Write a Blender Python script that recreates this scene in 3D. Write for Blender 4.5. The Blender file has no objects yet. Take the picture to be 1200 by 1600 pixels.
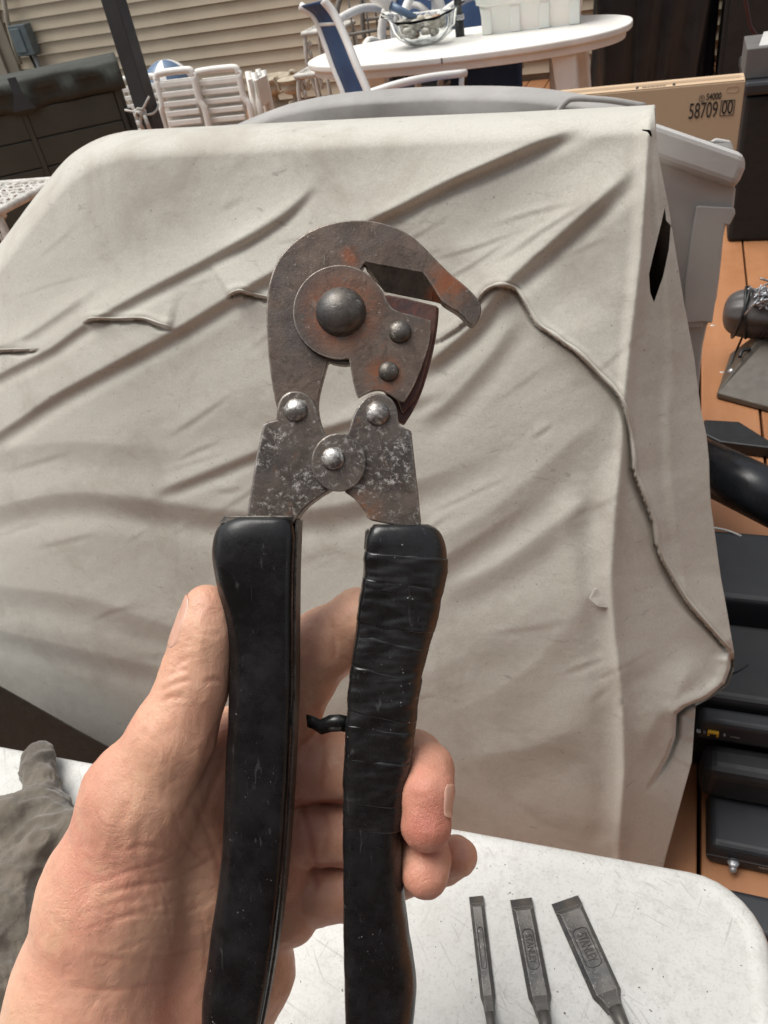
import bpy, bmesh, math, random
import numpy as np
from mathutils import Vector, Matrix, noise as mnoise
import openvdb
random.seed(7); rng = np.random.RandomState(7)
S = bpy.context.scene; C = S.collection
# ------------------------------------------------------------------ camera, world, sun, exposure
PITCH, ROLL, EYE = math.radians(38), math.radians(10.5), 1.3
F_ = np.array([0, math.cos(PITCH), -math.sin(PITCH)]); r0 = np.array([1, 0, 0.]); u0 = np.array([0, math.sin(PITCH), math.cos(PITCH)])
R_ = math.cos(ROLL)*r0 - math.sin(ROLL)*u0; U_ = math.sin(ROLL)*r0 + math.cos(ROLL)*u0
CAM = np.array([0, 0, EYE])
cd = bpy.data.cameras.new('camera'); cam = bpy.data.objects.new('camera', cd); C.objects.link(cam)
CM = Matrix((( R_[0], U_[0], -F_[0], 0), (R_[1], U_[1], -F_[1], 0), (R_[2], U_[2], -F_[2], EYE), (0, 0, 0, 1)))
cam.matrix_world = CM
cd.sensor_fit = 'HORIZONTAL'; cd.sensor_width = 36; cd.lens = 36; cd.clip_start = .01; cd.clip_end = 200
cd.dof.use_dof = True; cd.dof.focus_distance = .36; cd.dof.aperture_fstop = 55
S.camera = cam
W = bpy.data.worlds.new('World'); S.world = W; W.use_nodes = True
wn = W.node_tree; bg = wn.nodes['Background']
sky = wn.nodes.new('ShaderNodeTexSky'); sky.sky_type = 'NISHITA'; sky.sun_disc = False
SUN_EL, SUN_AZ = math.radians(70), math.radians(-70)     # azimuth measured from +Y towards +X
sky.sun_elevation = SUN_EL; sky.sun_rotation = SUN_AZ; sky.air_density = 1.2; sky.dust_density = 4
hs = wn.nodes.new('ShaderNodeHueSaturation'); hs.inputs['Saturation'].default_value = .26
wn.links.new(sky.outputs[0], hs.inputs['Color']); wn.links.new(hs.outputs[0], bg.inputs[0]); bg.inputs[1].default_value = .102
sl = bpy.data.lights.new('sun', 'SUN'); sl.energy = 2.35; sl.angle = math.radians(40); sl.color = (1, .98, .925)
so = bpy.data.objects.new('sun', sl); C.objects.link(so)
sd = Vector((math.sin(SUN_AZ)*math.cos(SUN_EL), math.cos(SUN_AZ)*math.cos(SUN_EL), math.sin(SUN_EL)))
so.rotation_euler = sd.to_track_quat('Z', 'Y').to_euler()
S.view_settings.view_transform = 'Standard'; S.view_settings.look = 'None'; S.view_settings.gamma = 1
S.view_settings.use_curve_mapping = False; S.view_settings.exposure = 0.45

# ------------------------------------------------------------------ helpers
def ray(x, y): return F_ + R_*(x-600)/1200 - U_*(y-800)/1200
def at(x, y, z=0.):
    d = ray(x, y); return CAM + d*((z-EYE)/d[2])
YAW = math.radians(24)
e1 = np.array([math.cos(YAW), -math.sin(YAW), 0]); e2 = np.array([math.sin(YAW), math.cos(YAW), 0])
def atb(x, y, b):                      # on the vertical plane b metres down the yard
    d = ray(x, y); return CAM + d*(b/(d@e2))
def yd(p): p = np.asarray(p); return float(p@e1), float(p@e2), float(p[2])
def Y(a, b, z): return a*e1 + b*e2 + np.array([0, 0, z])
YR = -YAW
def mesh(name, V, Fc, m=None, parent=None, smooth=False, loc=None, uv=None, **kw):
    me = bpy.data.meshes.new(name)
    V = np.asarray(V, dtype=np.float32)
    if isinstance(Fc, np.ndarray):
        n, k = Fc.shape
        me.vertices.add(len(V)); me.vertices.foreach_set('co', V.ravel())
        me.loops.add(n*k); me.loops.foreach_set('vertex_index', Fc.astype(np.int32).ravel())
        me.polygons.add(n); me.polygons.foreach_set('loop_start', np.arange(0, n*k, k, dtype=np.int32))
        me.update(calc_edges=True)
    else:
        me.from_pydata([tuple(map(float, v)) for v in V], [], Fc); me.update()
    if smooth: me.polygons.foreach_set('use_smooth', np.ones(len(me.polygons), bool))
    o = bpy.data.objects.new(name, me); C.objects.link(o)
    if m: me.materials.append(m)
    if parent: o.parent = parent
    return o
def empty(name, label, cat, M=None, group=None, kind=None):
    o = bpy.data.objects.new(name, None); C.objects.link(o); o.empty_display_size = .05
    if M is not None: o.matrix_world = M
    return tag(o, label, cat, group, kind)
def tag(o, label=None, cat=None, group=None, kind=None):
    if label: o['label'] = label
    if cat: o['category'] = cat
    if group: o['group'] = group
    if kind: o['kind'] = kind
    return o
def frame(p, yaw=YR, tilt=0.):
    return Matrix.Translation(Vector(p)) @ Matrix.Rotation(yaw, 4, 'Z') @ Matrix.Rotation(tilt, 4, 'X')
def bevel(o, w, seg=2, ang=35):
    b = o.modifiers.new('bevel', 'BEVEL'); b.width = w; b.segments = seg; b.limit_method = 'ANGLE'; b.angle_limit = math.radians(ang)
    return o
def box(name, x0, x1, y0, y1, z0, z1, m, parent=None, bev=0, taper=0):
    t = taper
    V = [(x0, y0, z0), (x1, y0, z0), (x1, y1, z0), (x0, y1, z0), (x0+t, y0+t, z1), (x1-t, y0+t, z1), (x1-t, y1-t, z1), (x0+t, y1-t, z1)]
    o = mesh(name, V, [(3, 2, 1, 0), (4, 5, 6, 7), (0, 1, 5, 4), (1, 2, 6, 5), (2, 3, 7, 6), (3, 0, 4, 7)], m, parent)
    if bev: bevel(o, bev)
    return o
def tube(name, pts, r, m, parent=None, n=10, closed=False, flat=1., join=None):
    pts = [np.asarray(p, float) for p in pts]; k = len(pts)
    rr = r if hasattr(r, '__len__') else [r]*k
    V = []; Fc = []; up = None
    for i, p in enumerate(pts):
        a = pts[(i-1) % k] if (i or closed) else p; b = pts[(i+1) % k] if (i < k-1 or closed) else p
        d = b-a; d = d/(np.linalg.norm(d)+1e-9)
        if up is None: up = np.array([0, 0, 1.]) if abs(d[2]) < .9 else np.array([1., 0, 0])
        s = np.cross(d, up); s /= np.linalg.norm(s)+1e-9; up = np.cross(s, d)
        for j in range(n):
            t = 2*math.pi*j/n; V.append(p + rr[i]*(math.cos(t)*s + flat*math.sin(t)*up))
    for i in range(k if closed else k-1):
        for j in range(n):
            q = (i+1) % k
            Fc.append((i*n+j, i*n+(j+1) % n, q*n+(j+1) % n, q*n+j))
    if not closed: Fc += [tuple(range(n-1, -1, -1)), tuple((k-1)*n+j for j in range(n))]
    if join is not None:
        o0 = len(join[0]); join[0].extend(V); join[1].extend([tuple(o0+i for i in f) for f in Fc]); return
    return mesh(name, V, Fc, m, parent, True)
def lathe(name, prof, m, parent=None, n=32, org=(0, 0, 0), sx=1, sy=1):
    V = []; Fc = []
    for r, z in prof:
        for j in range(n):
            t = 2*math.pi*j/n; V.append((org[0]+r*sx*math.cos(t), org[1]+r*sy*math.sin(t), org[2]+z))
    for i in range(len(prof)-1):
        for j in range(n):
            Fc.append((i*n+j, i*n+(j+1) % n, (i+1)*n+(j+1) % n, (i+1)*n+j))
    Fc += [tuple(range(n-1, -1, -1)), tuple((len(prof)-1)*n+j for j in range(n))]
    return mesh(name, V, Fc, m, parent, True)
def curve(pts, per=6):                   # Catmull-Rom through the points
    P = [np.asarray(p, float) for p in pts]; P = [2*P[0]-P[1]] + P + [2*P[-1]-P[-2]]; out = []
    for i in range(1, len(P)-2):
        for k in range(per):
            t = k/per; a, b, c, d = P[i-1:i+3]
            out.append(.5*(2*b+(c-a)*t+(2*a-5*b+4*c-d)*t*t+(3*b-a-3*c+d)*t**3))
    return out+[P[-2]]
def soften(poly, it=2, keep=38):
    P = [np.asarray(p, float) for p in poly]
    for _ in range(it):
        Q = []; n = len(P)
        for i in range(n):
            a, b, c = P[i-1], P[i], P[(i+1) % n]
            u = b-a; v = c-b; an = abs(math.degrees(math.atan2(u[0]*v[1]-u[1]*v[0], u@v)))
            if an > keep: Q.append(b)
            else: Q += [b*.75+a*.25, b*.75+c*.25]
        P = Q
    return P
def prism(name, poly, z0, z1, m, parent=None, bev=0, seg=2):
    n = len(poly)
    ar = sum(poly[i][0]*poly[(i+1) % n][1]-poly[(i+1) % n][0]*poly[i][1] for i in range(n))
    if ar < 0: poly = poly[::-1]
    V = [(p[0], p[1], z0) for p in poly] + [(p[0], p[1], z1) for p in poly]
    Fc = [tuple(range(n-1, -1, -1)), tuple(range(n, 2*n))] + [(i, (i+1) % n, n+(i+1) % n, n+i) for i in range(n)]
    o = mesh(name, V, Fc, m, parent)
    if bev: bevel(o, bev, seg)
    return o
def text(name, s, size, m, parent, M, ext=.0004, bold=0., sx=1., fit=None):
    cu = bpy.data.curves.new(name, 'FONT'); cu.body = s; cu.size = size; cu.extrude = ext; cu.offset = bold; cu.align_x = 'CENTER'; cu.align_y = 'CENTER'
    tmp = bpy.data.objects.new('tmp', cu); C.objects.link(tmp); bpy.context.view_layer.update(); me = bpy.data.meshes.new_from_object(tmp.evaluated_get(bpy.context.evaluated_depsgraph_get())); bpy.data.objects.remove(tmp)
    me.name = name
    xs_ = [v.co.x for v in me.vertices]
    if fit: sx = fit/(max(xs_)-min(xs_))
    o = bpy.data.objects.new(name, me); C.objects.link(o); me.materials.clear(); me.materials.append(m); o.parent = parent; o.matrix_local = M @ Matrix.Diagonal((sx, 1, 1, 1))
    return o
def fbm(P, sc, oct=3):                   # cheap smooth value noise for numpy arrays of points
    out = np.zeros(len(P)); amp = 1.
    for o in range(oct):
        q = P*sc*(2**o)+17.3*o; i = np.floor(q).astype(np.int64); f = q-i; f = f*f*(3-2*f)
        v = 0
        for dx in (0, 1):
            for dy in (0, 1):
                for dz in (0, 1):
                    h = ((i[:, 0]+dx)*73856093 ^ (i[:, 1]+dy)*19349663 ^ (i[:, 2]+dz)*83492791) & 0xffffff
                    h = ((h*1103515245+12345) >> 8) & 0xffff
                    v = v + (h/65535.*2-1)*np.where(dx, f[:, 0], 1-f[:, 0])*np.where(dy, f[:, 1], 1-f[:, 1])*np.where(dz, f[:, 2], 1-f[:, 2])
        out += v*amp; amp *= .5
    return out
def polyd(X, Yp, pts):                   # distance to a polyline, signed side, fraction along it
    best = np.full(X.shape, 1e9); side = np.zeros(X.shape); fr = np.zeros(X.shape)
    L = [math.dist(pts[i], pts[i+1]) for i in range(len(pts)-1)]; T = sum(L); acc = 0
    for i in range(len(pts)-1):
        ax, ay = pts[i]; bx, by = pts[i+1]; dx, dy = bx-ax, by-ay; l2 = dx*dx+dy*dy
        t = np.clip(((X-ax)*dx+(Yp-ay)*dy)/l2, 0, 1); d = np.hypot(X-ax-t*dx, Yp-ay-t*dy); k = d < best
        best = np.where(k, d, best); side = np.where(k, np.sign(dx*(Yp-ay)-dy*(X-ax)), side); fr = np.where(k, (acc+t*L[i])/T, fr); acc += L[i]
    return best, side, fr

# ------------------------------------------------------------------ materials
class N:
    def __init__(s, name):
        s.m = bpy.data.materials.new(name); s.m.use_nodes = True; s.t = s.m.node_tree; s.p = s.t.nodes['Principled BSDF']; s.tc = s.t.nodes.new('ShaderNodeTexCoord')
    def n(s, ty, **kw):
        x = s.t.nodes.new('ShaderNode'+ty)
        for k, v in kw.items(): setattr(x, k, v)
        return x
    def l(s, a, b): s.t.links.new(a, b)
    def noise(s, sc, det=4, rough=.55, stretch=None, dist=0, space='Object'):
        x = s.n('TexNoise'); x.inputs['Scale'].default_value = sc; x.inputs['Detail'].default_value = det; x.inputs['Roughness'].default_value = rough; x.inputs['Distortion'].default_value = dist
        if stretch:
            mp = s.n('Mapping'); mp.inputs['Scale'].default_value = stretch; s.l(s.tc.outputs[space], mp.inputs[0]); s.l(mp.outputs[0], x.inputs[0])
        else: s.l(s.tc.outputs[space], x.inputs[0])
        return x.outputs[0]
    def ramp(s, inp, a, b, lo=0., hi=1.):
        x = s.n('MapRange'); x.inputs[1].default_value = a; x.inputs[2].default_value = b; x.inputs[3].default_value = lo; x.inputs[4].default_value = hi; s.l(inp, x.inputs[0]); return x.outputs[0]
    def mix(s, fac, a, b):
        x = s.n('Mix', data_type='RGBA')
        for i, v in ((0, fac), (6, a), (7, b)):
            if isinstance(v, (int, float)): x.inputs[i].default_value = v
            elif isinstance(v, tuple): x.inputs[i].default_value = (*v, 1)
            else: s.l(v, x.inputs[i])
        return x.outputs[2]
    def math(s, op, a, b=0.):
        x = s.n('Math', operation=op)
        for i, v in ((0, a), (1, b)):
            if isinstance(v, (int, float)): x.inputs[i].default_value = v
            else: s.l(v, x.inputs[i])
        return x.outputs[0]
    def set(s, **kw):
        for k, v in kw.items():
            i = s.p.inputs[k.replace('_', ' ')]
            if isinstance(v, (int, float)): i.default_value = v
            elif isinstance(v, tuple): i.default_value = (*v, 1) if len(v) == 3 and i.type == 'RGBA' else v
            else: s.l(v, i)
        return s
    def bump(s, h, strength=.3, dist=.001, prev=None):
        x = s.n('Bump'); x.inputs['Strength'].default_value = strength; x.inputs['Distance'].default_value = dist; s.l(h, x.inputs['Height'])
        if prev is not None: s.l(prev, x.inputs['Normal'])
        s.l(x.outputs[0], s.p.inputs['Normal']); return x.outputs[0]
def simple(name, c, c2=None, rough=.6, sc=12, metal=0., bump=.15, bd=.001, bsc=None, spots=None, spot_sc=40, spot_t=.66):
    n = N(name); c2 = c2 or tuple(v*.78 for v in c)
    col = n.mix(n.ramp(n.noise(sc, 5), .35, .68), c, c2)
    if spots: col = n.mix(n.ramp(n.noise(spot_sc, 6, .7), spot_t, spot_t+.05), col, spots)
    n.set(Base_Color=col, Roughness=n.ramp(n.noise(sc*2.3, 4), .3, .7, max(0, rough-.08), min(1, rough+.1)), Metallic=metal)
    if bump: n.bump(n.noise(bsc or sc*6, 5, .6), bump, bd)
    return n.m

def mat_cloth():
    n = N('cover_canvas')
    big = n.ramp(n.noise(2.2, 4, .6), .3, .7); dirt = n.ramp(n.noise(7, 7, .68, dist=.6), .50, .68)
    col = n.mix(big, (.505, .485, .425), (.555, .538, .482)); col = n.mix(n.math('MULTIPLY', dirt, .55), col, (.34, .30, .245))
    scuff = n.ramp(n.noise(26, 8, .75, stretch=(1, 1, 3.2), dist=1.2), .60, .68); col = n.mix(n.math('MULTIPLY', scuff, .5), col, (.19, .17, .15))
    sp = n.ramp(n.noise(150, 2, .5), .735, .76); col = n.mix(n.math('MULTIPLY', sp, .6), col, (.12, .10, .09))
    fine = n.ramp(n.noise(380, 4, .75), .38, .62); col = n.mix(n.math('MULTIPLY', fine, .34), col, (.33, .31, .26))
    n.set(Base_Color=col, Roughness=.86, Sheen_Weight=.25, Sheen_Roughness=.5)
    b = n.bump(n.noise(900, 2), .35, .0006); n.bump(n.noise(45, 6, .6), .35, .002, b)
    return n.m
M_cloth = mat_cloth()
M_cloth2 = simple('grey_canvas', (.36, .345, .33), (.27, .26, .25), .9, 9, bump=.3, bsc=70, bd=.003)
def rust_metal(name, base, light, rustc, rust_pts=(), worn=.60, rustt=.60, rough=.40):
    n = N(name); g = n.noise
    col = n.mix(n.ramp(g(55, 6, .65), .35, .65), base, tuple(v*.55 for v in base))
    col = n.mix(n.math('MULTIPLY', n.ramp(g(32, 5, .6), .48, .66), .55), col, (.050, .058, .068))
    rf = n.math('MULTIPLY', n.ramp(g(70, 6, .7, dist=.5), rustt, rustt+.14), .7)
    for (x, y, z), r in rust_pts:
        vm = n.n('VectorMath', operation='DISTANCE'); n.l(n.tc.outputs['Object'], vm.inputs[0]); vm.inputs[1].default_value = (x, y, z)
        near = n.ramp(vm.outputs['Value'], r*.4, r, .95, 0)
        rf = n.math('MAXIMUM', rf, n.math('MULTIPLY', near, n.ramp(g(130, 7, .8), .38, .52)))
    col = n.mix(rf, col, rustc)
    w = n.math('MULTIPLY', n.ramp(g(330, 8, .85, dist=.3), worn-.015, worn+.06), n.ramp(g(55, 7, .8, dist=.5), .46, .56)); 
    sc = n.ramp(g(900, 3, .6, stretch=(.5, .11, 1), dist=1.2), .66, .70); w = n.math('MAXIMUM', w, n.math('MULTIPLY', sc, .15))
    bv = n.n('Bevel'); bv.samples = 4; bv.inputs['Radius'].default_value = .0011
    ge = n.n('NewGeometry'); dp = n.n('VectorMath', operation='DOT_PRODUCT'); n.l(bv.outputs[0], dp.inputs[0]); n.l(ge.outputs['Normal'], dp.inputs[1])
    ed = n.math('MULTIPLY', n.ramp(dp.outputs['Value'], .995, .90, 0, 1), n.ramp(g(140, 5, .75), .40, .56)); w = n.math('MAXIMUM', w, n.math('MULTIPLY', ed, .8))
    grime = n.ramp(g(75, 7, .75, dist=.8), .50, .62, 0, .55); col = n.mix(grime, col, tuple(v*.30 for v in base))
    col = n.mix(w, col, light)
    n.set(Base_Color=col, Metallic=n.ramp(rf, 0, 1, .62, .05), Roughness=n.ramp(w, 0, 1, rough, rough-.12))
    b = n.bump(g(700, 4, .7), .35, .00025); n.bump(g(120, 6, .7), .5, .0005, b)
    return n.m
def mat_grip(name, c, dust=.77):
    n = N(name); g = n.noise
    col = n.mix(n.ramp(g(50, 8, .75), .42, .66), c, tuple(v*2.2+.003 for v in c))
    vo = n.n('TexVoronoi'); vo.inputs['Scale'].default_value = 420; n.l(n.tc.outputs['Object'], vo.inputs['Vector'])
    d = n.math('MULTIPLY', n.ramp(vo.outputs['Distance'], .20, .10), n.ramp(g(38, 6, .75), .56, .62)); d = n.math('MULTIPLY', d, n.ramp(n.noise(900, 1), .5, .6)); col = n.mix(d, col, (.34, .33, .30))
    s = n.math('MULTIPLY', n.ramp(g(520, 3, .6, stretch=(.7, .16, 1), dist=1.), .66, .70), .16); col = n.mix(s, col, (.16, .16, .16))
    n.set(Base_Color=col, Roughness=n.ramp(g(45, 7, .75), .35, .65, .16, .42), Specular_IOR_Level=.5)
    b = n.bump(g(900, 3), .18, .0002); n.bump(g(70, 5), .3, .0006, b)
    return n.m
def mat_skin():
    n = N('skin'); g = n.noise
    pm = n.ramp(g(22, 3), .42, .62, .15, 1); at_ = n.n('Attribute'); at_.attribute_name = 'tone'
    col = n.mix(n.ramp(g(20, 4, .6), .40, .60), (.66, .385, .26), (.61, .275, .195))
    col = n.mix(n.math('MULTIPLY', n.ramp(g(40, 6, .7), .45, .65), .5), col, (.70, .47, .30))
    col = n.mix(n.math('MULTIPLY', n.ramp(g(300, 5, .7), .50, .66), .16), col, (.42, .17, .12))
    col = n.mix(at_.outputs['Fac'], col, (.43, .14, .10))
    n.set(Base_Color=col, Roughness=n.ramp(g(60, 5), .3, .7, .36, .54), Subsurface_Weight=.22, Subsurface_Radius=(.006, .0022, .0012), Subsurface_Scale=1., Specular_IOR_Level=.42)
    v = n.n('TexVoronoi'); v.feature = 'DISTANCE_TO_EDGE'; v.inputs['Scale'].default_value = 950
    mp = n.n('Mapping'); mp.inputs['Scale'].default_value = (1, .42, 1); mp.inputs['Rotation'].default_value = (0, 0, .5); n.l(n.tc.outputs['Object'], mp.inputs[0]); n.l(mp.outputs[0], v.inputs['Vector'])
    b = n.bump(n.math('MULTIPLY', n.ramp(v.outputs['Distance'], 0, .12), pm), .5, .00022)
    b = n.bump(g(330, 6, .7, stretch=(1, .45, 1), dist=.8), .4, .0005, b); n.bump(g(70, 6, .62, dist=.5), .6, .0020, b)
    return n.m
M_white = simple('white_resin', (.80, .78, .74), (.70, .68, .63), .5, 8, bump=.1, spots=(.40, .36, .30), spot_sc=30, spot_t=.70)
M_wmetal = simple('white_painted_metal', (.80, .79, .77), (.72, .71, .68), .38, 14, bump=.08, spots=(.38, .30, .22), spot_sc=60, spot_t=.74)
M_iron = simple('old_white_cast_iron', (.62, .60, .56), (.40, .38, .34), .6, 22, bump=.6, bd=.004, spots=(.22, .17, .12), spot_sc=45, spot_t=.62)
M_urn = simple('weathered_cream_urn', (.52, .46, .36), (.34, .28, .20), .8, 14, bump=.5, bd=.004, spots=(.20, .14, .09), spot_sc=35, spot_t=.66)
M_navy = simple('navy_sling', (.030, .070, .165), (.022, .052, .13), .65, 10, bump=.3, bsc=600, bd=.0008)
M_siding = simple('tan_vinyl', (.56, .475, .35), (.50, .415, .30), .55, 3, bump=.2, bsc=90, bd=.0015)
M_trim = simple('beige_trim', (.33, .29, .225), None, .6, 4)
M_post = simple('charcoal_post', (.035, .037, .040), None, .42, 6)
M_black = simple('black_plastic', (.010, .011, .012), (.016, .017, .018), .45, 20, bump=.12, bsc=300)
M_blackc = simple('black_vinyl', (.008, .008, .009), (.013, .013, .014), .36, 6, bump=.35, bsc=14, bd=.01)
M_charc = simple('charcoal_plastic', (.017, .019, .023), (.024, .026, .030), .5, 12, bump=.12, bsc=400, spots=(.10, .10, .10), spot_sc=90, spot_t=.74)
M_olive = simple('dark_olive_plastic', (.052, .056, .045), (.042, .046, .037), .6, 6, bump=.2, bsc=60)
M_olivec = simple('dark_olive_cloth', (.042, .046, .038), (.030, .033, .028), .8, 8, bump=.3, bsc=50, bd=.002)
M_card = simple('cardboard', (.52, .375, .245), (.48, .34, .22), .85, 5, bump=.15, bsc=90)
M_ink = simple('black_ink', (.025, .022, .02), None, .7, 20, bump=0)
M_bin = simple('grey_resin', (.53, .52, .50), (.45, .44, .425), .6, 9, bump=.25, bsc=120, spots=(.26, .25, .24), spot_sc=35, spot_t=.70)
M_gbox = simple('grey_metal_box', (.13, .16, .17), (.10, .12, .13), .5, 20)
M_rope = simple('rope', (.55, .53, .49), (.35, .33, .30), .8, 90, bump=.5)
M_silver = simple('silver_cord', (.55, .56, .58), (.22, .22, .24), .3, 160, metal=.6, bump=.5)
M_grey = simple('grey_fabric', (.085, .078, .076), (.060, .055, .054), .45, 30, bump=.3, bsc=60, bd=.002)
M_base = simple('brown_grey_metal', (.085, .072, .055), (.062, .052, .040), .5, 16, bump=.15)
def mat_deck():
    n = N('deck_stain'); g = n.noise
    oi = n.n('ObjectInfo')
    col = n.mix(oi.outputs['Random'], (.40, .185, .085), (.34, .152, .066))
    col = n.mix(n.ramp(g(9, 6, .6, stretch=(1, .08, 1)), .35, .7), col, (.30, .125, .05))
    col = n.mix(n.math('MULTIPLY', n.ramp(g(38, 6, .7), .60, .72), .5), col, (.14, .06, .03))
    n.set(Base_Color=col, Roughness=n.ramp(g(14, 5), .3, .7, .42, .62)); n.bump(g(60, 6, .6, stretch=(1, .06, 1)), .35, .002)
    return n.m
M_deck = mat_deck()
def mat_table():
    n = N('table_plastic'); g = n.noise
    col = n.mix(n.ramp(g(9, 5, .6), .35, .7), (.58, .575, .55), (.49, .485, .455))
    col = n.mix(n.math('MULTIPLY', n.ramp(g(90, 9, .85), .48, .62), .45), col, (.36, .345, .315)); col = n.mix(n.math('MULTIPLY', n.ramp(g(420, 6, .8), .55, .62), .5), col, (.30, .285, .26))
    for i, (st, rot) in enumerate((((1, .05, 1), .3), ((.05, 1, 1), .9), ((1, .04, 1), 1.9))):
        mp = n.n('Mapping'); mp.inputs['Rotation'].default_value = (0, 0, rot); n.l(n.tc.outputs['Object'], mp.inputs[0])
        m2 = n.n('Mapping'); m2.inputs['Scale'].default_value = st; m2.inputs['Location'].default_value = (i*3.1, i*7.7, 0); n.l(mp.outputs[0], m2.inputs[0])
        x = n.n('TexNoise'); x.inputs['Scale'].default_value = 420; x.inputs['Detail'].default_value = 2; x.inputs['Distortion'].default_value = .3; n.l(m2.outputs[0], x.inputs[0])
        col = n.mix(n.math('MULTIPLY', n.math('MULTIPLY', n.ramp(x.outputs[0], .66, .70), n.ramp(g(14, 4, .7), .45, .60)), .45), col, (.25, .235, .21))
    col = n.mix(n.ramp(g(300, 2, .5), .745, .76), col, (.10, .09, .07))
    n.set(Base_Color=col, Roughness=.48); b = n.bump(g(900, 3), .25, .0004); n.bump(g(300, 4), .2, .0006, b)
    return n.m
def mat_glass(name, c=(1, 1, 1), rough=.03, tr=1.):
    n = N(name); n.set(Base_Color=c, Roughness=rough, Transmission_Weight=tr, IOR=1.25, Alpha=1.); n.bump(n.noise(60, 3), .2, .002); return n.m

# ------------------------------------------------------------------ ground, deck
ground = mesh('ground', [(-60, -60, -.30), (60, -60, -.30), (60, 60, -.30), (-60, 60, -.30)], [(0, 1, 2, 3)], simple('soil', (.09, .075, .05), None, .9, 3)); tag(ground, kind='structure')
deck = empty('deck', 'orange brown stained deck of long narrow boards with dark gaps', None, frame((0, 0, 0)), kind='structure')
PB = .162
def board_mesh():
    o = box('deck_board', 0, PB-.007, -1.5, 8.6, -.03, 0, M_deck, deck, .003); return o
b0 = board_mesh(); b0.location.x = .134
for k in range(-24, 22):
    if k == 0: continue
    o = b0.copy(); C.objects.link(o); o.location.x = .134+k*PB; o.location.y = 0; o.parent = deck
sc_ = N('screw'); sc_.set(Base_Color=(.55, .53, .5), Metallic=.5, Roughness=.4)
for (px, py) in ((1114, 508), (1129, 581)):
    p = at(px, py, .0015); a, b, z = yd(p); lathe('deck_screw', [(0, .0015), (.004, .0015), (.006, 0), (.006, -.002)], sc_.m, deck, 10, (a, b, 0), 1.6, .7)
# ------------------------------------------------------------------ house wall with lapped siding
WB = 7.05
wall = empty('house_wall', 'tan lapped vinyl siding wall of the house behind the patio furniture', 'wall', frame(Y(0, WB, 0)))
LAP = .098
box('sheathing', -4.4, 7, .03, .2, 0, 3.2, M_trim, wall)
a_corner = yd(atb(20, 80, WB))[0]
for k in range(35):
    z0 = .05+k*LAP
    V = [(-4.3, -.006, z0), (6.5, -.006, z0), (6.5, .018, z0+LAP-.006), (-4.3, .018, z0+LAP-.006), (-4.3, .029, z0), (6.5, .029, z0), (6.5, .029, z0+LAP-.006), (-4.3, .029, z0+LAP-.006)]
    V = [(a_corner+.02 if v[0] < 0 else v[0], v[1], v[2]) for v in V]
    mesh('siding_board', V, [(0, 1, 2, 3), (4, 7, 6, 5), (0, 4, 5, 1), (3, 2, 6, 7), (0, 3, 7, 4), (1, 5, 6, 2)], M_siding, wall)
cb = box('corner_post', a_corner-.11, a_corner+.02, -.03, .05, 0, 3.2, M_trim, wall, .004)
w2 = empty('side_wall', 'plain beige wall return at the left end of the siding', 'wall', frame(Y(a_corner-.11, WB-.02, 0)))
box('wall_panel', -3, -.005, -.04, .2, 0, 3.2, simple('beige_wall', (.36, .32, .255), None, .7, 3), w2)
# electrical box and conduits
p = atb(31, 63, WB-.12); a, b, z = yd(p)
eb = empty('electrical_box', 'small blue grey electrical box on the siding above the dark storage shed', 'electrical box', frame(Y(a, b, z)))
box('housing', -.09, .11, 0, .10, -.13, .12, M_gbox, eb, .008)
box('cover_plate', -.075, .04, -.012, -.001, -.10, .095, simple('blue_grey_plate', (.16, .20, .215), None, .4, 12), eb, .006)
tube('conduit', [(.06, .05, -.13), (.065, .05, -.5), (.075, .05, -.7)], .022, simple('grey_conduit', (.26, .26, .25), None, .5, 12), eb)
tube('cable', [(.0, .06, -.13), (.02, .06, -.3), (.01, .06, -.5), (.03, .05, -.7)], .012, M_black, eb)
pp = [atb(x, y, WB-.06) for x, y in ((1, -30), (12, 35), (22, 72), (32, 100))]
tg = mesh('downpipe', *(lambda J: (tube('', pp, .022, None, join=J), J)[1])(([], [])), simple('beige_pipe', (.38, .34, .27), None, .5, 12), None, True)
tag(tg, 'thin beige pipe running down the siding beside the electrical box', 'pipe')
# ------------------------------------------------------------------ unseen brick wall added behind the camera to block sky light
bw = empty('added_shade_wall', 'added dark brick wall behind the camera, out of view, blocking sky light', 'wall', frame(Y(0, -1.25, 0)))
M_brk = simple('brick', (.16, .085, .06), (.11, .06, .045), .85, 5, bump=.3)
box('mortar_core', -3.2, 3.2, -.20, -.006, -.03, 2.5, simple('mortar', (.22, .20, .18), None, .9, 9), bw)
bk0 = None
for r_ in range(20):
    for c_ in range(13):
        x0 = -3.2+c_*.492+(.246 if r_ % 2 else 0); z0 = .0+r_*.125
        if bk0 is None: bk0 = box('brick', 0, .48, -.02, .0, .0, .113, M_brk, bw, .004); o = bk0
        else: o = bk0.copy(); C.objects.link(o); o.parent = bw
        o.location = (x0, .003*((r_*7+c_*5) % 3), z0)
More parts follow.
